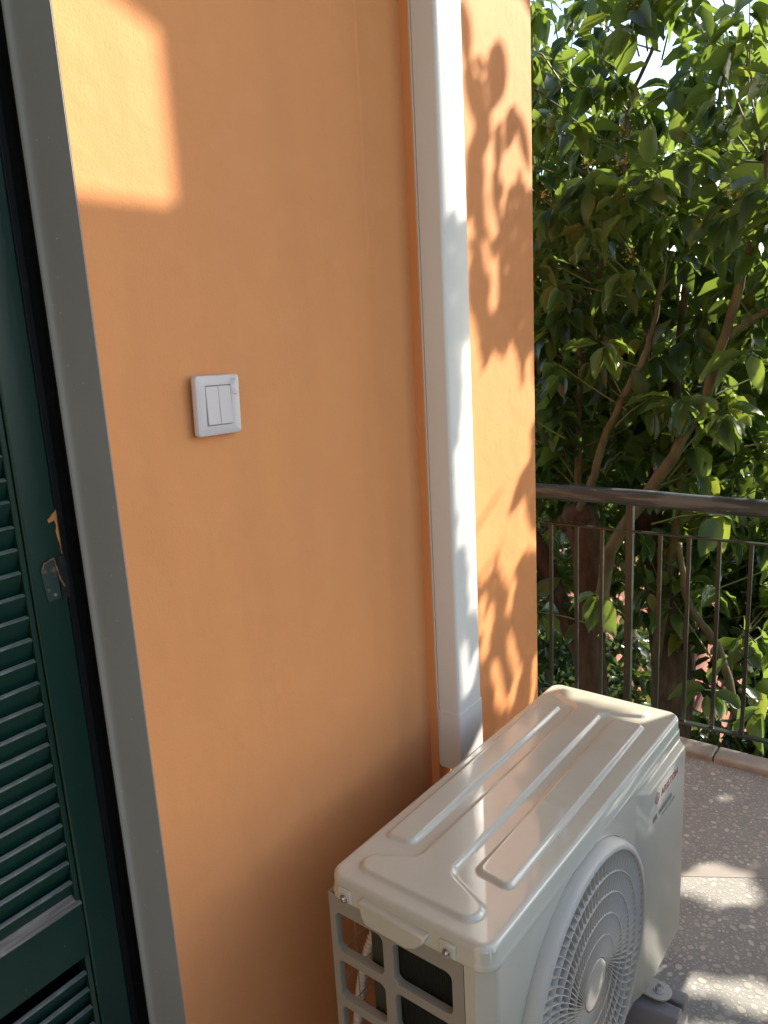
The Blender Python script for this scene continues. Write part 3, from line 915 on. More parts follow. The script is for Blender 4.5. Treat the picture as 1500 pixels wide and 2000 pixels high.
# one curved vane, swept from hub to rim
m1 = MB(); vs = []; fs = []
st = 16
for i in range(st + 1):
    t = i / st; r = .043 + (.2152 - .043) * t
    a_ = sum(math.tan(math.radians(-40 + 54 * (q__ + .5) / 60 * t)) / (.043 + .1722 * (q__ + .5) / 60 * t) * .1722 * t / 60 for q__ in range(60))
    ca, sa = math.cos(a_), math.sin(a_)
    tx, tz = -sa, ca
    th = .0007
    lean = .0008
    for (o_, y) in ((-th, gy + .0004), (th, gy + .0004), (th + lean, gy + .013), (-th + lean, gy + .013)):
        vs.append((r * ca + tx * o_, y, r * sa + tz * o_))
for i in range(st):
    for k in range(4):
        a_ = i * 4 + k; b_ = i * 4 + (k + 1) % 4; fs.append((a_, b_, b_ + 4, a_ + 4))
m1.add(vs, fs); vo = m1.build('vane', M['ac_grille'], smooth=True, auto=40); vme = vo.data; bpy.data.objects.remove(vo)
for k in range(NV):
    inst('vane', vme, guard, Matrix.Translation((FX, 0, FZ + UH)) @ Matrix.Rotation(-2 * math.pi * k / NV, 4, 'Y'))
mb = MB()
lathe([(.0001, gy - .0022), (.020, gy - .0020), (.036, gy - .0012), (.0405, gy - .0002), (.0415, gy + .0015), (.0415, gy + .014)], 64)
ab(mb, 'guard_hub', M['ac'], guard, smooth=True, auto=40)
# fan: hub and three blades
fan = empty('fan', (0, 0, 0)); fan.parent = ac
mb = MB(); lathe([(.0001, -.205), (.030, -.205), (.034, -.20), (.034, -.14)], 32); ab(mb, 'fan_hub', M['blade'], fan, smooth=True, auto=40)
for q_ in range(3):
    m1 = MB(); vs = []; fs = []
    for i in range(10):
        r = .030 + .17 * i / 9
        for j in range(9):
            a_ = 2 * math.pi * q_ / 3 + .4 + (j / 8) * 1.25 + .3 * i / 9
            vs.append((FX + r * math.cos(a_), -.225 + .07 * j / 8, FZ + r * math.sin(a_)))
    fs = [(i * 9 + j, i * 9 + j + 1, (i + 1) * 9 + j + 1, (i + 1) * 9 + j) for i in range(9) for j in range(8)]
    m1.add(vs, fs); ab(m1, 'fan_blade', M['blade'], fan, smooth=True)
# front foot with bolt
mb = MB()
fx_, fy_ = .592, -.312
pts = [(fx_ - .024, -.270), (fx_ + .024, -.270)]
for k in range(13):
    a_ = -math.pi * k / 12; pts.append((fx_ + .024 * math.cos(a_), fy_ + .024 * math.sin(a_)))
mb.prism(pts, 2, -UH - .0015, -UH + .0025)
foot = ab(mb, 'mounting_foot', M['ac_grille'], bevel=.001)
mb = MB(); mb.tube([(fx_, fy_, -UH + .0025), (fx_, fy_, -UH + .0045)], .0115, 20)
mb.tube([(fx_, fy_, -UH + .0046), (fx_, fy_, -UH + .0115), (fx_, fy_, -UH + .0125)], [.0078, .0078, .0068], 6)
mb.tube([(fx_, fy_, -UH + .0126), (fx_, fy_, -UH + .018), (fx_, fy_, -UH + .020)], [.004, .004, .003], 12)
ab(mb, 'bolt', M['steel'], foot, smooth=True, auto=30)

# printed lettering on the cover
def text(s, size, x, z_, m, name, bold=0, spacing=1.05, sx=1.0):
    cu = bpy.data.curves.new(name, 'FONT'); cu.body = s; cu.size = size; cu.extrude = .00012; cu.space_character = spacing
    cu.offset = bold
    o = bpy.data.objects.new(name, cu); C.objects.link(o)
    dg = bpy.context.evaluated_depsgraph_get()
    me = bpy.data.meshes.new_from_object(o.evaluated_get(dg))
    bpy.data.objects.remove(o)
    me.materials.clear(); me.materials.append(m)
    return inst(name, me, cover, Matrix.Translation((x, yi - .0005, z_ + UH)) @ Matrix.Rotation(math.pi / 2, 4, 'X') @ Matrix.Diagonal((sx, 1, 1, 1)))
text('ARISTON', .0215, .625, -.1080, M['red_print'], 'red_lettering', .0002, 1.12, 1.0)
text('INVERTER', .0165, .612, -.1430, M['grey_print'], 'grey_lettering', .0003, 1.05, 1.0)
mb = MB(); n = 40; vs = []; fs = []
for k in range(n):
    a_ = 2 * math.pi * k / n
    for r in (.0112, .0092): vs.append((.602 + r * math.cos(a_), yi - .0006, -.100 + r * math.sin(a_)))
for k in range(n): fs.append((2 * k, 2 * ((k + 1) % n), 2 * ((k + 1) % n) + 1, 2 * k + 1))
mb.add(vs, fs)
# little house and flame drawn inside the ring
def stroke(p, q_, w_=.0012):
    a_ = Vector(p); b_ = Vector(q_); d_ = (b_ - a_).normalized(); s_ = Vector((-d_.y, d_.x)) * w_ / 2
    mb.add([(.602 + t.x, yi - .0006, -.100 + t.y) for t in (a_ - s_, b_ - s_, b_ + s_, a_ + s_)], [(0, 1, 2, 3)])
for p, q_ in (((-.0045, -.006), (-.0045, .001)), ((-.0045, .001), (0, .0055)), ((0, .0055), (.0045, .001)), ((.0045, .001), (.0045, -.006)), ((0, -.006), (0, -.0005))): stroke(p, q_)
ab(mb, 'round_emblem', M['red_print'], cover, fix=False)
mb = MB()
for i in range(3): mb.box(.580 + i * .0085, .586 + i * .0085, yi - .0007, yi - .0005, -.1435, -.1315 + 0 * i)
ab(mb, 'grey_print_bars', M['grey_print'], cover)
mb = MB()
for i, (xx, ww) in enumerate(((.63, .012), (.645, .02), (.668, .014), (.685, .022))): mb.box(xx, xx + ww, yi - .0007, yi - .0005, -.1535, -.1500)
ab(mb, 'small_print', M['grey_print'], cover)

# ------------------------------------------------------------------ supports on the floor
def support(x, label):
    o = empty('floor_support', (x, -.30, FLOOR)); tag(o, label, 'support')
    mb = MB()
    y0, y1 = -.225, .245
    prof = [(-.045, 0), (.045, 0), (.041, .084), (.036, .089), (.0075, .089), (.0075, .074), (-.0045, .074), (-.0045, .089), (-.036, .089), (-.041, .084)]
    mb.prism(prof, 1, y0, y1)
    mb.build('support_bar', M['support'], o, bevel=.003)
    mb = MB(); mb.box(-.0042, .0072, y0 + .012, y1 - .01, .070, .0745); mb.build('slot_channel', M['dark_frame'], o)
    return o
support(1.327, 'grey plastic support bar under the bolted foot of the air conditioner')

# ------------------------------------------------------------------ railing
rx = 2.60
rl = empty('balcony_railing', (rx, .02, FLOOR))
tag(rl, 'olive iron balcony railing with a worn round handrail in front of the tree', 'railing')
def rp(mb, name, m, **k):
    o = mb.build(name, m, rl, **k); o.matrix_parent_inverse = Matrix.Translation(rl.location).inverted(); return o
mb = MB(); pts = [(rx + .002 * math.sin(y * 5), y, -.582 + .002 * math.sin(y * 7 + 1)) for y in np.arange(-.90, 2.6, .07)]
mb.tube(pts, [.0285 + .0008 * math.sin(i * 1.7) for i in range(len(pts))], 20)
rp(mb, 'handrail', M['rail_wood'], smooth=True, auto=60)
mb = MB(); mb.box(rx - .009, rx + .009, -.90, 2.6, -.704, -.697); rp(mb, 'middle_rail', M['rail_iron'], bevel=.001)
mb = MB(); mb.box(rx - .011, rx + .011, -.90, 2.6, -1.381, -1.372); rp(mb, 'bottom_rail', M['rail_iron'], bevel=.001)
for y in (.022, .822, 1.62, -.778):
    mb = MB(); mb.box(rx - .012, rx + .012, y - .012, y + .012, FLOOR - .1, -.600); rp(mb, 'post', M['rail_iron'], bevel=.002)
mb = MB(); mb.box(-.006, .006, -.006, .006, -1.372, -.704)
bo = mb.build('baluster', M['rail_iron'], bevel=.0012)
bme = bo.data; bpy.data.objects.remove(bo)
k = 0
for y in list(np.arange(.1205, .80, .0975)) + list(np.arange(.9195, 1.6, .0975)) + [-.084, -.178, -.274, -.373, -.472, -.570, -.67]:
    inst('baluster', bme, rl, Matrix.Translation(Vector((rx, float(y), 0)) - rl.location) @ Matrix.Rotation(random.uniform(-.004, .004), 4, 'X'))
for zc in (-1.005, -1.095):
    mb = MB()
    for s_ in (-1, 1):
        mb.tube([(rx - .009, -.373 - .026, zc - s_ * .026), (rx - .009, -.373, zc), (rx - .009, -.373 + .026, zc + s_ * .026)], .0022, 6)
    rp(mb, 'cross_ornament', M['rail_iron'])

# ------------------------------------------------------------------ the broad-leaved tree
tree = empty('broadleaf_tree', (3.5, .47, -6.2))
tag(tree, 'tall broad-leaved evergreen tree with glossy drooping leaves just beyond the railing', 'tree')
TL = tree.location
def spline(pts, rads, sub=6, jit=.006):
    P = [Vector(p) for p in pts]
    Q = [P[0] * 2 - P[1]] + P + [P[-1] * 2 - P[-2]]
    Rr = [rads[0]] + list(rads) + [rads[-1]]
    out = []; ro = []
    for i in range(1, len(Q) - 2):
        for k in range(sub):
            t = k / sub
            a_, b_, c_, d_ = Q[i - 1], Q[i], Q[i + 1], Q[i + 2]
            p = .5 * ((2 * b_) + (c_ - a_) * t + (2 * a_ - 5 * b_ + 4 * c_ - d_) * t * t + (3 * b_ - a_ - 3 * c_ + d_) * t ** 3)
            out.append(p + Vector([random.uniform(-jit, jit) for _ in range(3)])); ro.append((Rr[i] * (1 - t) + Rr[i + 1] * t) * random.uniform(.95, 1.06))
    out.append(P[-1]); ro.append(rads[-1])
    return out, ro
def limb(name, pts, rads, m, n=12, jit=.005):
    p, r = spline(pts, rads, jit=jit)
    mb = MB(); mb.tube([q_ - TL for q_ in p], r, n)
    mb.build(name, m, tree, smooth=True)
    return p
skel = []
limb('trunk', [(3.5, .40, -6.4), (3.5, .42, -4.5), (3.5, .455, -3.0), (3.5, .470, -2.226), (3.5, .489, -1.94), (3.5, .509, -1.665), (3.5, .522, -1.394), (3.5, .53, -1.128), (3.5, .552, -.974), (3.5, .585, -.875), (3.5, .592, -.845)],
     [.14, .11, .085, .078, .072, .070, .069, .070, .082, .078, .045], M['bark'], 18, .004)
mb = MB()
for k in range(9):
    a_ = random.uniform(0, 6.28)
    p = Vector((3.5 + .05 * math.cos(a_), .575 + .06 * math.sin(a_), -.93 + random.uniform(-.04, .06)))
    mb.tube([p - TL, p + Vector((.02 * math.cos(a_), .02 * math.sin(a_), .02)) - TL, p + Vector((.035 * math.cos(a_), .04 * math.sin(a_), .05)) - TL], [.035, .028, .008], 7)
mb.build('pollard_knob', M['bark'], tree, smooth=True)
L_ = [
 ('branch', [(3.49, .49, -1.50), (3.43, .43, -1.32), (3.4, .393, -1.058), (3.4, .304, -.876), (3.4, .16, -.653), (3.4, -.001, -.338), (3.4, -.081, -.069), (3.4, -.146, .203), (3.4, -.185, .35), (3.42, -.20, .62)], [.030, .030, .030, .028, .026, .022, .019, .017, .014, .008], 'branch'),
 ('branch', [(4.3, .30, -3.6), (4.4, .369, -1.986), (4.4, .443, -1.423), (4.4, .525, -1.061), (4.4, .518, -.701), (4.4, .465, -.525), (4.45, .38, -.2)], [.12, .11, .10, .09, .07, .035, .02], 'bark'),
 ('branch', [(3.5, .58, -.93), (3.45, .558, -.861), (3.45, .495, -.707), (3.45, .434, -.51), (3.45, .331, -.277), (3.45, .243, -.1), (3.5, .20, .2)], [.022, .020, .019, .018, .016, .014, .008], 'branch'),
 ('branch', [(4.2, .4, -1.9), (3.9, .215, -.927), (3.9, .211, -.666), (3.9, .234, -.29), (3.9, .221, .071), (3.9, .163, .433), (3.9, .116, .667), (3.9, .08, 1.1)], [.03, .024, .023, .022, .018, .014, .012, .006], 'branch'),
 ('branch', [(3.55, .60, -.90), (3.8, .701, -.54), (3.8, .688, -.149), (3.8, .702, .004), (3.8, .65, .343), (3.8, .66, .8)], [.022, .018, .016, .014, .012, .006], 'branch'),
 ('branch', [(4.0, 1.16, -1.032), (4.0, 1.001, -1.294), (4.0, .843, -1.677), (4.0, .718, -2.002), (4.0, .6, -3.2)], [.05, .055, .06, .065, .08], 'bark'),
 ('branch', [(3.6, .129, -1.003), (3.6, .074, -1.297), (3.6, -.059, -1.477), (3.6, -.163, -1.816)], [.012, .016, .018, .02], 'branch'),
 ('branch', [(3.8, .60, .2), (3.7, .455, .696), (3.7, .424, .967), (3.7, .296, 1.222), (3.7, .238, 1.419)], [.014, .011, .009, .008, .005], 'branch'),
 ('branch', [(3.4, -.081, -.069), (3.5, -.2, .02), (3.6, -.45, .15), (3.7, -.75, .45), (4.0, -.95, .9), (4.1, -1.1, 1.4)], [.014, .013, .013, .016, .012, .006], 'branch'),
 ('branch', [(3.5, .42, -3.2), (3.7, -.3, -2.8), (3.8, -.9, -1.6), (3.7, -1.2, -.6), (3.3, -1.5, .0), (3.2, -1.8, .5)], [.03, .028, .024, .02, .014, .007], 'branch'),
 ('branch', [(4.4, .52, -.70), (4.6, .75, -.2), (4.6, 1.0, .4), (4.7, 1.1, 1.1)], [.03, .022, .015, .007], 'branch'),
 ('branch', [(4.4, .5, -.8), (4.5, .2, -.1), (4.5, .05, .6), (4.5, .0, 1.3)], [.028, .022, .014, .006], 'branch'),
]
for nm, pts, rads, m in L_:
    p = limb(nm, pts, rads, M[m])
    skel += p[::3]
skel = [p for p in skel if p.z > -1.9]

# leaf template
ST = [0, .10, .26, .45, .65, .83, .94, 1.0]
HW = [.03, .52, .90, 1.0, .82, .46, .2, .0]
def leaf_template(curl, fold, wav, k):
    v = []
    for u, h in zip(ST, HW):
        zc = -curl * u * u
        yo_ = .5 * h
        wv = wav * math.sin(u * 14 + k)
        v.append((u, -yo_, zc + fold * h * .5 + wv)); v.append((u, 0, zc)); v.append((u, yo_, zc + fold * h * .5 - wv))
    f = []
    for i in range(len(ST) - 1):
        a_ = i * 3
        f += [(a_, a_ + 3, a_ + 4, a_ + 1), (a_ + 1, a_ + 4, a_ + 5, a_ + 2)]
    return np.array(v), np.array(f)
TPL = [leaf_template(.25, .35, .03, 0), leaf_template(.42, .22, .05, 1), leaf_template(.10, .45, .04, 2), leaf_template(-.12, .30, .05, 3)]
FLAT = leaf_template(.0, .0, .0, 0)

leaves = []   # (matrix 4x4 np, template id)
def leaf_mtx(P, a_, n_, L, W):
    a_ = a_ / np.linalg.norm(a_)
    n_ = n_ - a_ * np.dot(a_, n_); n_ = n_ / (np.linalg.norm(n_) + 1e-9)
    b_ = np.cross(n_, a_)
    m = np.eye(4)
    m[:3, 0] = a_ * L; m[:3, 1] = b_ * W; m[:3, 2] = n_ * L; m[:3, 3] = P
    return m
Sv = np.array(S)
def proj_plane(P, axis, val):
    t = (P[axis] - val) / Sv[axis]
    q = P - Sv * t
    return q
lid_lit = [((1.480, -.185), (1.505, -.272), .024), ((1.480, -.345), (1.507, -.425), .026), ((1.490, -.405), (1.525, -.455), .036), ((1.455, -.160), (1.475, -.19), .014)]
floor_lit = [((1.88, -.52), (1.785, -.40), .028), ((1.835, -.565), (1.775, -.465), .020), ((1.91, -.47), (1.88, -.42), .016), ((1.545, -.67), (1.515, -.58), .035), ((2.25, -.45), (2.215, -.38), .007),
             ((2.02, -.40), (1.99, -.35), .008), ((1.49, -.52), (1.46, -.44), .03), ((1.40, -.60), (1.36, -.53), .02)]
def seg_d(px, py, a_, b_):
    ex, ey = b_[0] - a_[0], b_[1] - a_[1]
    t = np.clip(((px - a_[0]) * ex + (py - a_[1]) * ey) / (ex * ex + ey * ey), 0, 1)
    return np.hypot(px - a_[0] - t * ex, py - a_[1] - t * ey)
def blocked(P, tip):
    """True when a leaf would shade a place that the sun reaches"""
    if P[1] > -.12: return False
    for Q in (P, (P + tip) / 2, tip):
        q = proj_plane(Q, 1, -.02)
        if Q[1] < -.3:
            if 1.02 < q[0] < 1.82 and -1.02 < q[2] < .95: return True
            if .25 < q[0] < .82 and .10 < q[2] < .66: return True
        if Q[2] > -.7:
            q = proj_plane(Q, 2, -.78)
            for a_, b_, r in lid_lit:
                if seg_d(q[0], q[1], a_, b_) < r + .045: return True
            q = proj_plane(Q, 0, 1.52)
            if -.47 < q[1] < -.36 and -.92 < q[2] < -.76: return True
        q = proj_plane(Q, 2, FLOOR)
        for a_, b_, r in floor_lit:
            if seg_d(q[0], q[1], a_, b_) < r + .022: return True
    return False

def blocked_spots(P, tip):
    for Q in (P, (P + tip) / 2, tip):
        q = proj_plane(Q, 2, -.78)
        for a_, b_, r in lid_lit:
            if seg_d(q[0], q[1], a_, b_) < r + .034: return True
        q = proj_plane(Q, 0, 1.52)
        if -.47 < q[1] < -.36 and -.92 < q[2] < -.76: return True
        q = proj_plane(Q, 2, FLOOR)
        for a_, b_, r in floor_lit:
            if seg_d(q[0], q[1], a_, b_) < r + .010: return True
    return False
def rnd_dir():
    v = rng.normal(size=3); return v / np.linalg.norm(v)
twigs = MB(); flowers = MB()
def cluster(P, d, n, Ls=(.095, .170)):
    P = np.array(P); d = d / np.linalg.norm(d)
    for k in range(n):
        a0 = P - d * rng.uniform(0, .07)
        rad = np.cross(d, rnd_dir()); rad /= (np.linalg.norm(rad) + 1e-9)
        ax = rad * rng.uniform(.6, 1.0) + d * rng.uniform(0, .6) + np.array([0, 0, -1]) * rng.uniform(.3, 1.3)
        ax /= np.linalg.norm(ax)
        L = rng.uniform(*Ls); W = L * rng.uniform(.44, .60)
        st = a0 + ax * rng.uniform(.015, .035)
        nrm = np.array([0, 0, 1]) * 1.0 + rnd_dir() * .8 + rad * .5
        if blocked(st, st + ax * L): continue
        leaves.append((leaf_mtx(st, ax, nrm, L, W), int(rng.integers(0, 4))))
# crown clusters inside the region the photograph shows, plus the part right of the frame
def add_crown(ncl, xr, yr, zr, keep):
    c = 0; tries = 0
    while c < ncl and tries < ncl * 30:
        tries += 1
        P = np.array([rng.uniform(*xr), rng.uniform(*yr), rng.uniform(*zr)])
        if not keep(P): continue
        q_ = min(skel, key=lambda s: (s - Vector(P)).length_squared + (0 if s.z < P[2] else .15))
        d_ = P - np.array(q_); dist = np.linalg.norm(d_)
        if dist < .05: continue
        d0 = d_ / dist * .6 + np.array([0, 0, .5]) + rnd_dir() * .5
        cluster(P, d0, int(rng.integers(7, 12)))
        c += 1
        if not blocked(P, P):
            L = min(dist, rng.uniform(.18, .42))
            s0 = Vector(P) - Vector(d_ / dist) * L - Vector((0, 0, L * .25))
            mid = s0.lerp(Vector(P), .55) + Vector(rnd_dir()) * .025
            twigs.tube([s0 - TL, mid - TL, Vector(P) - TL], [.0042, .0032, .002], 5, caps=False)
        if P[2] > .2 and rng.random() < .30 and not blocked(P, P):
            for _ in range(26):
                a_ = Vector(P) + Vector(rnd_dir()) * rng.uniform(.004, .045) + Vector((0, 0, .02)); s_ = rng.uniform(.0025, .005)
                flowers.add([a_ - TL + Vector((s_, 0, 0)), a_ - TL + Vector((-s_, s_, 0)), a_ - TL + Vector((-s_, -s_, 0)), a_ - TL + Vector((0, 0, s_ * 1.6))], [(0, 1, 2), (0, 1, 3), (1, 2, 3), (2, 0, 3)])
def azd(P): return math.degrees(math.atan2(P[1] + .85, P[0]))
def nse(P, s=1.5):
    return math.sin(P[0] * 2.1 * s + 1.3) * math.sin(P[1] * 2.7 * s + .4) * math.sin(P[2] * 2.3 * s + 2.0) + .5 * math.sin(P[1] * 5.3 * s + P[2] * 3.1 * s)
def crown_keep(P):
    a_ = azd(P)
    if a_ > 31: return False
    el = math.degrees(math.atan2(P[2], math.hypot(P[0], P[1] + .85)))
    p = 1.0
    if el > 12: p = .72
    if el > 15: p = .55
    if el > 17.5: p = .40
    if el < -9 and P[0] < 3.8: p *= .12
    if P[0] < 3.5 and -1.5 < P[2] < .3: p *= .22     # the limbs stay in view
    if el < -13: p *= .7
    if nse(P) > .75: p *= .2
    return rng.random() < p
add_crown(1000, (2.95, 5.0), (-.36, 2.0), (-1.75, 2.0), crown_keep)
add_crown(560, (4.6, 6.4), (-.4, 2.8), (-1.9, 1.3), lambda P: azd(P) < 31 and P[2] < .25 * P[0])
add_crown(110, (2.95, 4.4), (-2.3, -.5), (-1.3, 1.9), lambda P: True)

# foliage that shades the wall, the duct, the lid and the floor: hanging leaves grown until each shaded area is covered
def grow(name, axis, val, u0, u1, v0, v1, shade, lit_tol, trange, Lr, tries, goal=.985, need=.22):
    o = [i for i in range(3) if i != axis]
    res = .004
    us = np.arange(u0, u1, res); vs_ = np.arange(v0, v1, res)
    U, V = np.meshgrid(us, vs_, indexing='ij')
    sh_ = shade(U, V)
    cov = np.zeros_like(sh_)
    idx = np.argwhere(sh_)
    n = 0
    for _ in range(tries):
        unc = np.argwhere(sh_ & ~cov) if _ % 40 == 0 else unc
        if len(unc) < (1 - goal) * len(idx): break
        i, j = unc[rng.integers(0, len(unc))]
        L = rng.uniform(*Lr) * (1 if _ < tries * .5 else .72); W = L * rng.uniform(.46, .64)
        th = rng.normal(-math.pi / 2, .45) if axis != 2 else rng.uniform(0, 6.28)
        cu, cv = us[i], vs_[j]
        du, dv = U - cu, V - cv
        a_ = (du * math.cos(th) + dv * math.sin(th)) / L + .5
        b_ = np.abs(-du * math.sin(th) + dv * math.cos(th)) / W
        h = np.interp(a_, ST, HW, left=-1, right=-1) * .5
        m_ = b_ < h
        tot = m_.sum()
        if tot == 0: continue
        bad = (m_ & ~sh_).sum() / tot; new = (m_ & sh_ & ~cov).sum() / tot
        if bad > lit_tol or new < need: continue
        P = np.zeros(3); P[axis] = val; P[o[0]] = cu; P[o[1]] = cv
        ax = np.zeros(3); ax[o[0]] = math.cos(th); ax[o[1]] = math.sin(th)
        nr = np.zeros(3); nr[axis] = -1 if axis == 1 else 1
        t = rng.uniform(*trange)
        st = P - ax * L * .5 + Sv * t
        if blocked_spots(st, st + ax * L): continue
        cov |= m_
        leaves.append((leaf_mtx(st, ax, nr, L, W), 9)); n += 1
    print(name, 'shade leaves', n, 'cover', round(float((cov & sh_).sum() / max(1, sh_.sum())), 3))
def ell(U, V, a_, b_, w_): return seg_d(U, V, a_, b_) < w_
def inpoly(U, V, poly): return sdf_poly(U, V, poly) < 0
M1 = [(1.44, .33), (1.485, .40), (1.52, .37), (1.55, .30), (1.585, .37), (1.625, .30), (1.665, .33), (1.70, .37), (1.73, .31), (1.78, .33), (1.80, -.15), (1.755, -.14), (1.738, -.05), (1.715, -.06), (1.695, -.16),
      (1.655, -.05), (1.635, -.02), (1.60, -.065), (1.565, -.04), (1.545, -.055), (1.520, -.05), (1.500, -.12), (1.488, -.05), (1.47, .02), (1.44, .03)]
M2 = [(1.80, -.19), (1.745, -.21), (1.69, -.275), (1.73, -.255), (1.72, -.31), (1.66, -.345), (1.60, -.415), (1.578, -.450), (1.65, -.41), (1.69, -.405), (1.71, -.47), (1.80, -.56)]
M3 = [(1.40, -.50), (1.47, -.55), (1.52, -.535), (1.545, -.49), (1.56, -.56), (1.60, -.60), (1.64, -.55), (1.69, -.53), (1.80, -.56), (1.80, -1.1), (1.40, -1.1)]
def wall_shade(U, V):
    s_ = inpoly(U, V, M1) | inpoly(U, V, M2) | inpoly(U, V, M3)
    for a_, b_, r in (((1.533, .31), (1.543, .25), .010), ((1.543, .26), (1.560, .215), .017), ((1.465, .213), (1.464, .196), .010), ((1.519, .181), (1.537, .135), .008), ((1.566, .142), (1.552, .055), .014),
                      ((1.449, .162), (1.448, .137), .008), ((1.60, .245), (1.615, .29), .006), ((1.66, .37), (1.668, .35), .008), ((1.705, .40), (1.715, .34), .008), ((1.44, .35), (1.452, .42), .012),
                      ((1.506, -.641), (1.471, -.725), .017), ((1.599, -.729), (1.624, -.802), .015), ((1.517, -.781), (1.557, -.895), .018), ((1.643, -.835), (1.600, -.91), .015), ((1.745, -.846), (1.72, -.96), .012),
                      ((1.63, -.60), (1.60, -.66), .010), ((1.47, -.60), (1.455, -.66), .012)):
        s_ &= ~ell(U, V, a_, b_, r)
    return s_
TR = (1.78, 2.5)
grow('wall', 1, -.02, 1.38, 1.80, -1.05, .75, wall_shade, .06, TR, (.05, .105), 16000, .985, .14)
for (a_, b_, w_) in (((1.456, .635), (1.466, .505), .062), ((1.472, .53), (1.480, .42), .055), ((1.622, .596), (1.552, .445), .092), ((1.493, .532), (1.55, .528), .036), ((1.523, .515), (1.496, .384), .062), ((1.678, .485), (1.619, .378), .056),
                     ((1.688, .475), (1.745, .350), .056), ((1.55, .46), (1.50, .34), .065), ((1.60, .44), (1.58, .32), .045), ((1.72, .78), (1.79, .67), .08), ((1.62, .775), (1.75, .70), .05)):
    a3 = np.array([a_[0], -.02, a_[1]]); b3 = np.array([b_[0], -.02, b_[1]]); ax = b3 - a3; L = np.linalg.norm(ax)
    leaves.append((leaf_mtx(a3 + Sv * rng.uniform(1.85, 2.1), ax, np.array([0, -1., 0]), L, w_), 9))
for pl in ([(1.50, .36), (1.515, .46), (1.552, .52), (1.60, .60)], [(1.515, .46), (1.48, .53), (1.46, .62)], [(1.53, .38), (1.60, .43), (1.68, .47)]):
    twigs.tube([Vector((x, -.02, z_)) + S * 1.95 - TL for x, z_ in pl], .0032, 5)
def duct_shade(U, V):
    s_ = (V < .235 - .3 * (U - 1.26)) & (V > -.30)
    s_ &= ~((seg_d(U, V, (1.340, -.03), (1.336, -.16)) < .017) | inpoly(U, V, [(1.36, -.03), (1.325, -.05), (1.318, -.15), (1.275, -.22), (1.24, -.24), (1.24, -.4), (1.36, -.4)]))
    s_ |= inpoly(U, V, [(1.24, -.335), (1.30, -.335), (1.28, -.38), (1.26, -.40), (1.24, -.40)]) | inpoly(U, V, [(1.25, -.43), (1.30, -.40), (1.325, -.47), (1.31, -.56), (1.25, -.60)]) | ((V < -.50 - .9 * (U - 1.26)) & (V > -1.1))
    for a_, b_, r in (((1.268, .20), (1.278, .24), .01), ((1.277, -.60), (1.268, -.66), .009), ((1.30, -.64), (1.285, -.72), .010), ((1.34, -.66), (1.31, -.73), .012), ((1.275, -.735), (1.268, -.78), .007)):
        s_ &= ~ell(U, V, a_, b_, r)
    return s_ & (U > 1.235)
grow('duct', 1, -.075, 1.235, 1.365, -1.05, .35, duct_shade, .18, (1.95, 2.25), (.055, .11), 9000, .985, .12)
def lid_shade(U, V):
    s_ = np.ones(U.shape, bool)
    for a_, b_, r in lid_lit: s_ &= ~ell(U, V, a_, b_, r)
    s_ &= ~((U > 1.49) & (V < -.41))
    return s_
grow('lid', 2, -.78, 1.0, 1.52, -.48, -.10, lid_shade, .05, (2.3, 3.2), (.07, .12), 6000, .99, .15)
def floor_shade(U, V):
    s_ = np.ones(U.shape, bool)
    for a_, b_, r in floor_lit: s_ &= ~ell(U, V, a_, b_, r)
    return s_
grow('front', 1, -.445, .85, 1.53, -1.30, -.84, lambda U, V: np.ones(U.shape, bool), .3, (2.4, 3.3), (.09, .14), 5000, .985, .2)
grow('floor', 2, FLOOR, 1.35, 2.45, -.95, .1, floor_shade, .08, (2.35, 3.6), (.09, .16), 9000, .985, .15)

# split: the leaves that show largest are parts, the rest one mass
cams = []
for i, (m, t) in enumerate(leaves):
    P = m[:3, 3] + m[:3, 0] * .5 - np.array(CAM)
    zc = P @ np.array(FW); u = P @ np.array(RI) / zc * FPX; v = P @ np.array(UP) / zc * FPX
    ok = zc > 0 and 300 < u < 760 and -600 < v < 1010 and t != 9
    # area facing the camera
    nz = abs(m[:3, 2] @ P) / np.linalg.norm(m[:3, 2]) / np.linalg.norm(P)
    size = np.linalg.norm(m[:3, 0]) * np.linalg.norm(m[:3, 1]) * (nz + .15) / (zc ** 3.2 if zc > 0 else 1e9)
    cams.append(size if ok else -1)
order = np.argsort(-np.array(cams))
parts = set(int(i) for i in order[:290] if cams[i] > 0)
tmes = []
for tv, tf in TPL:
    me = bpy.data.meshes.new('leaf'); me.from_pydata(tv.tolist(), [], tf.tolist()); me.materials.append(M['leaf']); me.shade_smooth(); tmes.append(me)
for i in parts:
    m, t = leaves[i]
    mm = m.copy(); mm[:3, 3] -= np.array(TL)
    inst('leaf', tmes[t], tree, Matrix(mm.tolist()))
Vs = []; Fs = []; off = 0
for i, (m, t) in enumerate(leaves):
    if i in parts: continue
    tv, tf = (FLAT if t == 9 else TPL[t])
    Vs.append(tv @ m[:3, :3].T + m[:3, 3] - np.array(TL)); Fs.append(tf + off); off += len(tv)
me = bpy.data.meshes.new('foliage')
Vall = np.concatenate(Vs); Fall = np.concatenate(Fs)
me.from_pydata(Vall.tolist(), [], Fall.tolist()); me.materials.append(M['leaf']); me.shade_smooth()
fo = bpy.data.objects.new('foliage', me); C.objects.link(fo); fo.parent = tree; tag(fo, kind='stuff')
print('leaves', len(leaves))
tag(twigs.build('twigs', M['twig'], tree, smooth=True, fix=False), kind='stuff')
tag(flowers.build('flowers', M['flower'], tree, fix=False), kind='stuff')

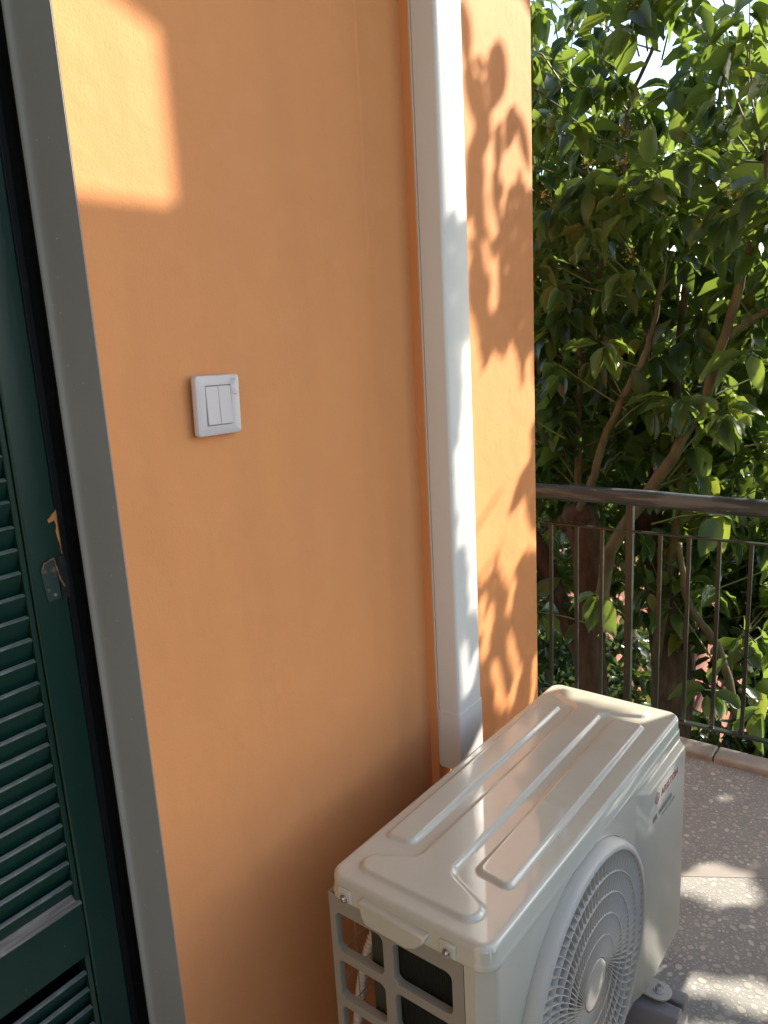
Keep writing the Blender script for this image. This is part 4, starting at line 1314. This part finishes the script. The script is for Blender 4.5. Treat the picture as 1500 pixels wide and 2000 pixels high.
# ------------------------------------------------------------------ lower houses, bushes and trees beyond
def leafy(name, label, cat, centre, radii, n, size, trunk=None, group=None):
    root = empty(name, (centre[0], centre[1], centre[2] - radii[2] - .6)); tag(root, label, cat, group)
    RL = np.array(root.location)
    Vs = []; Fs = []; off = 0
    lobes = [np.array([random.uniform(-.6, .6), random.uniform(-.6, .6), random.uniform(-.5, .6)]) for _ in range(14)]
    for i in range(n):
        l = lobes[i % len(lobes)]
        d_ = rnd_dir() * rng.uniform(.55, 1.0) ** .6 * .48
        p = np.array(centre) + (l + d_) * np.array(radii)
        ax = rnd_dir() + np.array([0, 0, -.5]); L = size * rng.uniform(.7, 1.3)
        m = leaf_mtx(p, ax, rnd_dir() + np.array([0, 0, 1.]), L, L * .5)
        tv, tf = TPL[i % 4]
        Vs.append(tv @ m[:3, :3].T + m[:3, 3] - RL); Fs.append(tf + off); off += len(tv)
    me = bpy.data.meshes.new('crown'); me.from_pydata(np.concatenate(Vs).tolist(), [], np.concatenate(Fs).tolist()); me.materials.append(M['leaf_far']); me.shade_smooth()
    o = bpy.data.objects.new('crown', me); C.objects.link(o); o.parent = root; o['kind'] = 'stuff'
    mb = MB(); mb.tube([(0, 0, -1.5), (.05, 0, .3), (0, .05, radii[2] * .9)], [.09, .07, .04], 8); mb.build('trunk', M['bark'], root, smooth=True)

def tile_mesh():
    mb = MB(); n = 6; L = .42
    vs = []
    for (x, r) in ((0, .095), (L, .080)):
        for k in range(n + 1):
            a_ = math.pi * k / n; vs.append((x, r * math.cos(a_), r * math.sin(a_) * .75))
        for k in range(n + 1):
            a_ = math.pi * (n - k) / n; vs.append((x, (r - .012) * math.cos(a_), (r - .012) * math.sin(a_) * .75))
    m_ = 2 * (n + 1)
    fs = [(k, (k + 1) % m_, (k + 1) % m_ + m_, k + m_) for k in range(m_)] + [tuple(range(m_)), tuple(range(m_, 2 * m_))]
    mb.add(vs, fs)
    o = mb.build('roof_tile', M['tile'], fix=True); me = o.data; bpy.data.objects.remove(o); return me
TILE = tile_mesh()
def cottage(label, x0, x1, y0, y1, zr, ze, limit, name='lower_house'):
    """ridge at x1, eave at x0 (towards the terrace)"""
    root = empty(name, ((x0 + x1) / 2, (y0 + y1) / 2, ze - 3)); tag(root, label, 'house')
    RL = root.location
    mb = MB(); mb.box(x0 + .3, 2 * x1 - x0 - .3, y0 + .3, y1 - .3, ze - 4.5, ze - .05)
    mb.v = [tuple(Vector(p) - RL) for p in mb.v]; wl = mb.build('wall', M['house'], root)
    mb = MB()
    mb.prism([(x0, ze), (x1, zr), (2 * x1 - x0, ze), (2 * x1 - x0, ze - .12), (x0, ze - .12)], 1, y0, y1)
    mb.v = [tuple(Vector(p) - RL) for p in mb.v]; rf = mb.build('roof', M['tile'], root)
    for wy in (y0 + 1.2, y1 - 1.6):
        mb = MB(); mb.box(x0 + .26, x0 + .31, wy, wy + .7, ze - 1.5, ze - .5); mb.v = [tuple(Vector(p) - RL) for p in mb.v]; mb.build('window', M['window'], root)
    slope = math.atan2(zr - ze, x1 - x0); L = math.hypot(zr - ze, x1 - x0)
    nr = int(L / .34); ncol = int((y1 - y0) / .205)
    lst = []
    for r in range(nr):
        for c in range(ncol):
            lst.append((r, c))
    lst.sort(key=lambda rc: rc[0] * .34 + abs(rc[1] * .205 + y0 - (1.6 * x0 / 10)))
    rest = MB(); tv = [v_.co.copy() for v_ in TILE.vertices]; tf = [tuple(p.vertices) for p in TILE.polygons]
    for i, (r, c) in enumerate(lst):
        s_ = r * .34 - .04
        P = Vector((x0 + s_ * math.cos(slope), y0 + .1 + c * .205, ze + s_ * math.sin(slope) + .02))
        mt = Matrix.Translation(P - RL) @ Matrix.Rotation(random.uniform(-.03, .03), 4, 'Z') @ Matrix.Rotation(-slope - .03, 4, 'Y')
        if i < limit: inst('roof_tile', TILE, rf, mt)
        else: rest.add([mt @ v_ for v_ in tv], tf)
    tag(rest.build('roof_tiles', M['tile'], rf, fix=False), kind='stuff')
cottage('low house with an orange terracotta tiled roof seen under the tree', 7.4, 10.6, -1.2, 4.2, -3.75, -4.75, 290)
cottage('further house with a pinkish tiled roof behind the orange roofed one', 13.0, 16.5, .2, 6.6, -4.0, -5.2, 0)
# grey stone outbuilding
gb = empty('stone_outbuilding', (19.0, 3.9, -7.5)); tag(gb, 'grey stone building with a pale flat roof beyond the tiled roofs', 'building')
mb = MB(); mb.box(-1.6, 1.6, -2.0, 2.0, -2.0, 3.35); mb.build('wall', M['stone'], gb)
mb = MB(); mb.box(-1.8, 1.8, -2.2, 2.2, 3.352, 3.55); mb.build('roof', M['stone'], gb)
mb = MB(); mb.box(-1.63, -1.59, -.5, .4, 1.6, 2.6); mb.build('window', M['window'], gb)

leafy('garden_shrub', 'dense dark shrub at the foot of the tree left of its trunk', 'shrub', (5.6, 1.5, -3.1), (1.2, 1.3, .9), 2600, .13)
leafy('garden_shrub', 'broad green shrub behind the lower balusters right of the trunk', 'shrub', (5.0, .25, -3.2), (1.0, .8, .75), 2200, .13)
leafy('garden_tree', 'green tree standing beyond the trunk at handrail height', 'tree', (7.6, 2.6, -1.1), (1.6, 1.3, 1.5), 2600, .15)
leafy('garden_tree', 'small bushy tree between the tree and the tiled roof, level with the middle rail', 'tree', (6.8, .9, -.75), (1.2, .75, .75), 2200, .14)
leafy('garden_tree', 'yellow green tree in front of the grey stone building', 'tree', (12.0, 3.9, -2.6), (1.6, 1.2, 1.6), 2400, .2)
leafy('garden_shrub', 'low shrub at the right edge of the view below the handrail', 'shrub', (5.2, -.25, -1.9), (.9, .55, .9), 1800, .13)
# far wooded headland
mb = MB(); vs = []; fs = []
xs = np.linspace(-1, 1, 60)
for i, t in enumerate(xs):
    y = 700 + t * 900
    h = 60 * math.exp(-((t + .1) * 1.6) ** 2) + 9 * math.sin(t * 17) + 4 * math.sin(t * 41)
    for j in range(8):
        q_ = j / 7
        vs.append((2600 + 500 * q_ + 40 * math.sin(t * 9), y, -43 + (h + 8) * math.sin(q_ * math.pi / 2)))
for i in range(59):
    for j in range(7): fs.append((i * 8 + j, (i + 1) * 8 + j, (i + 1) * 8 + j + 1, i * 8 + j + 1))
mb.add(vs, fs); tag(mb.build('headland', M['hill'], smooth=True), 'distant wooded headland across the sea', kind='structure')
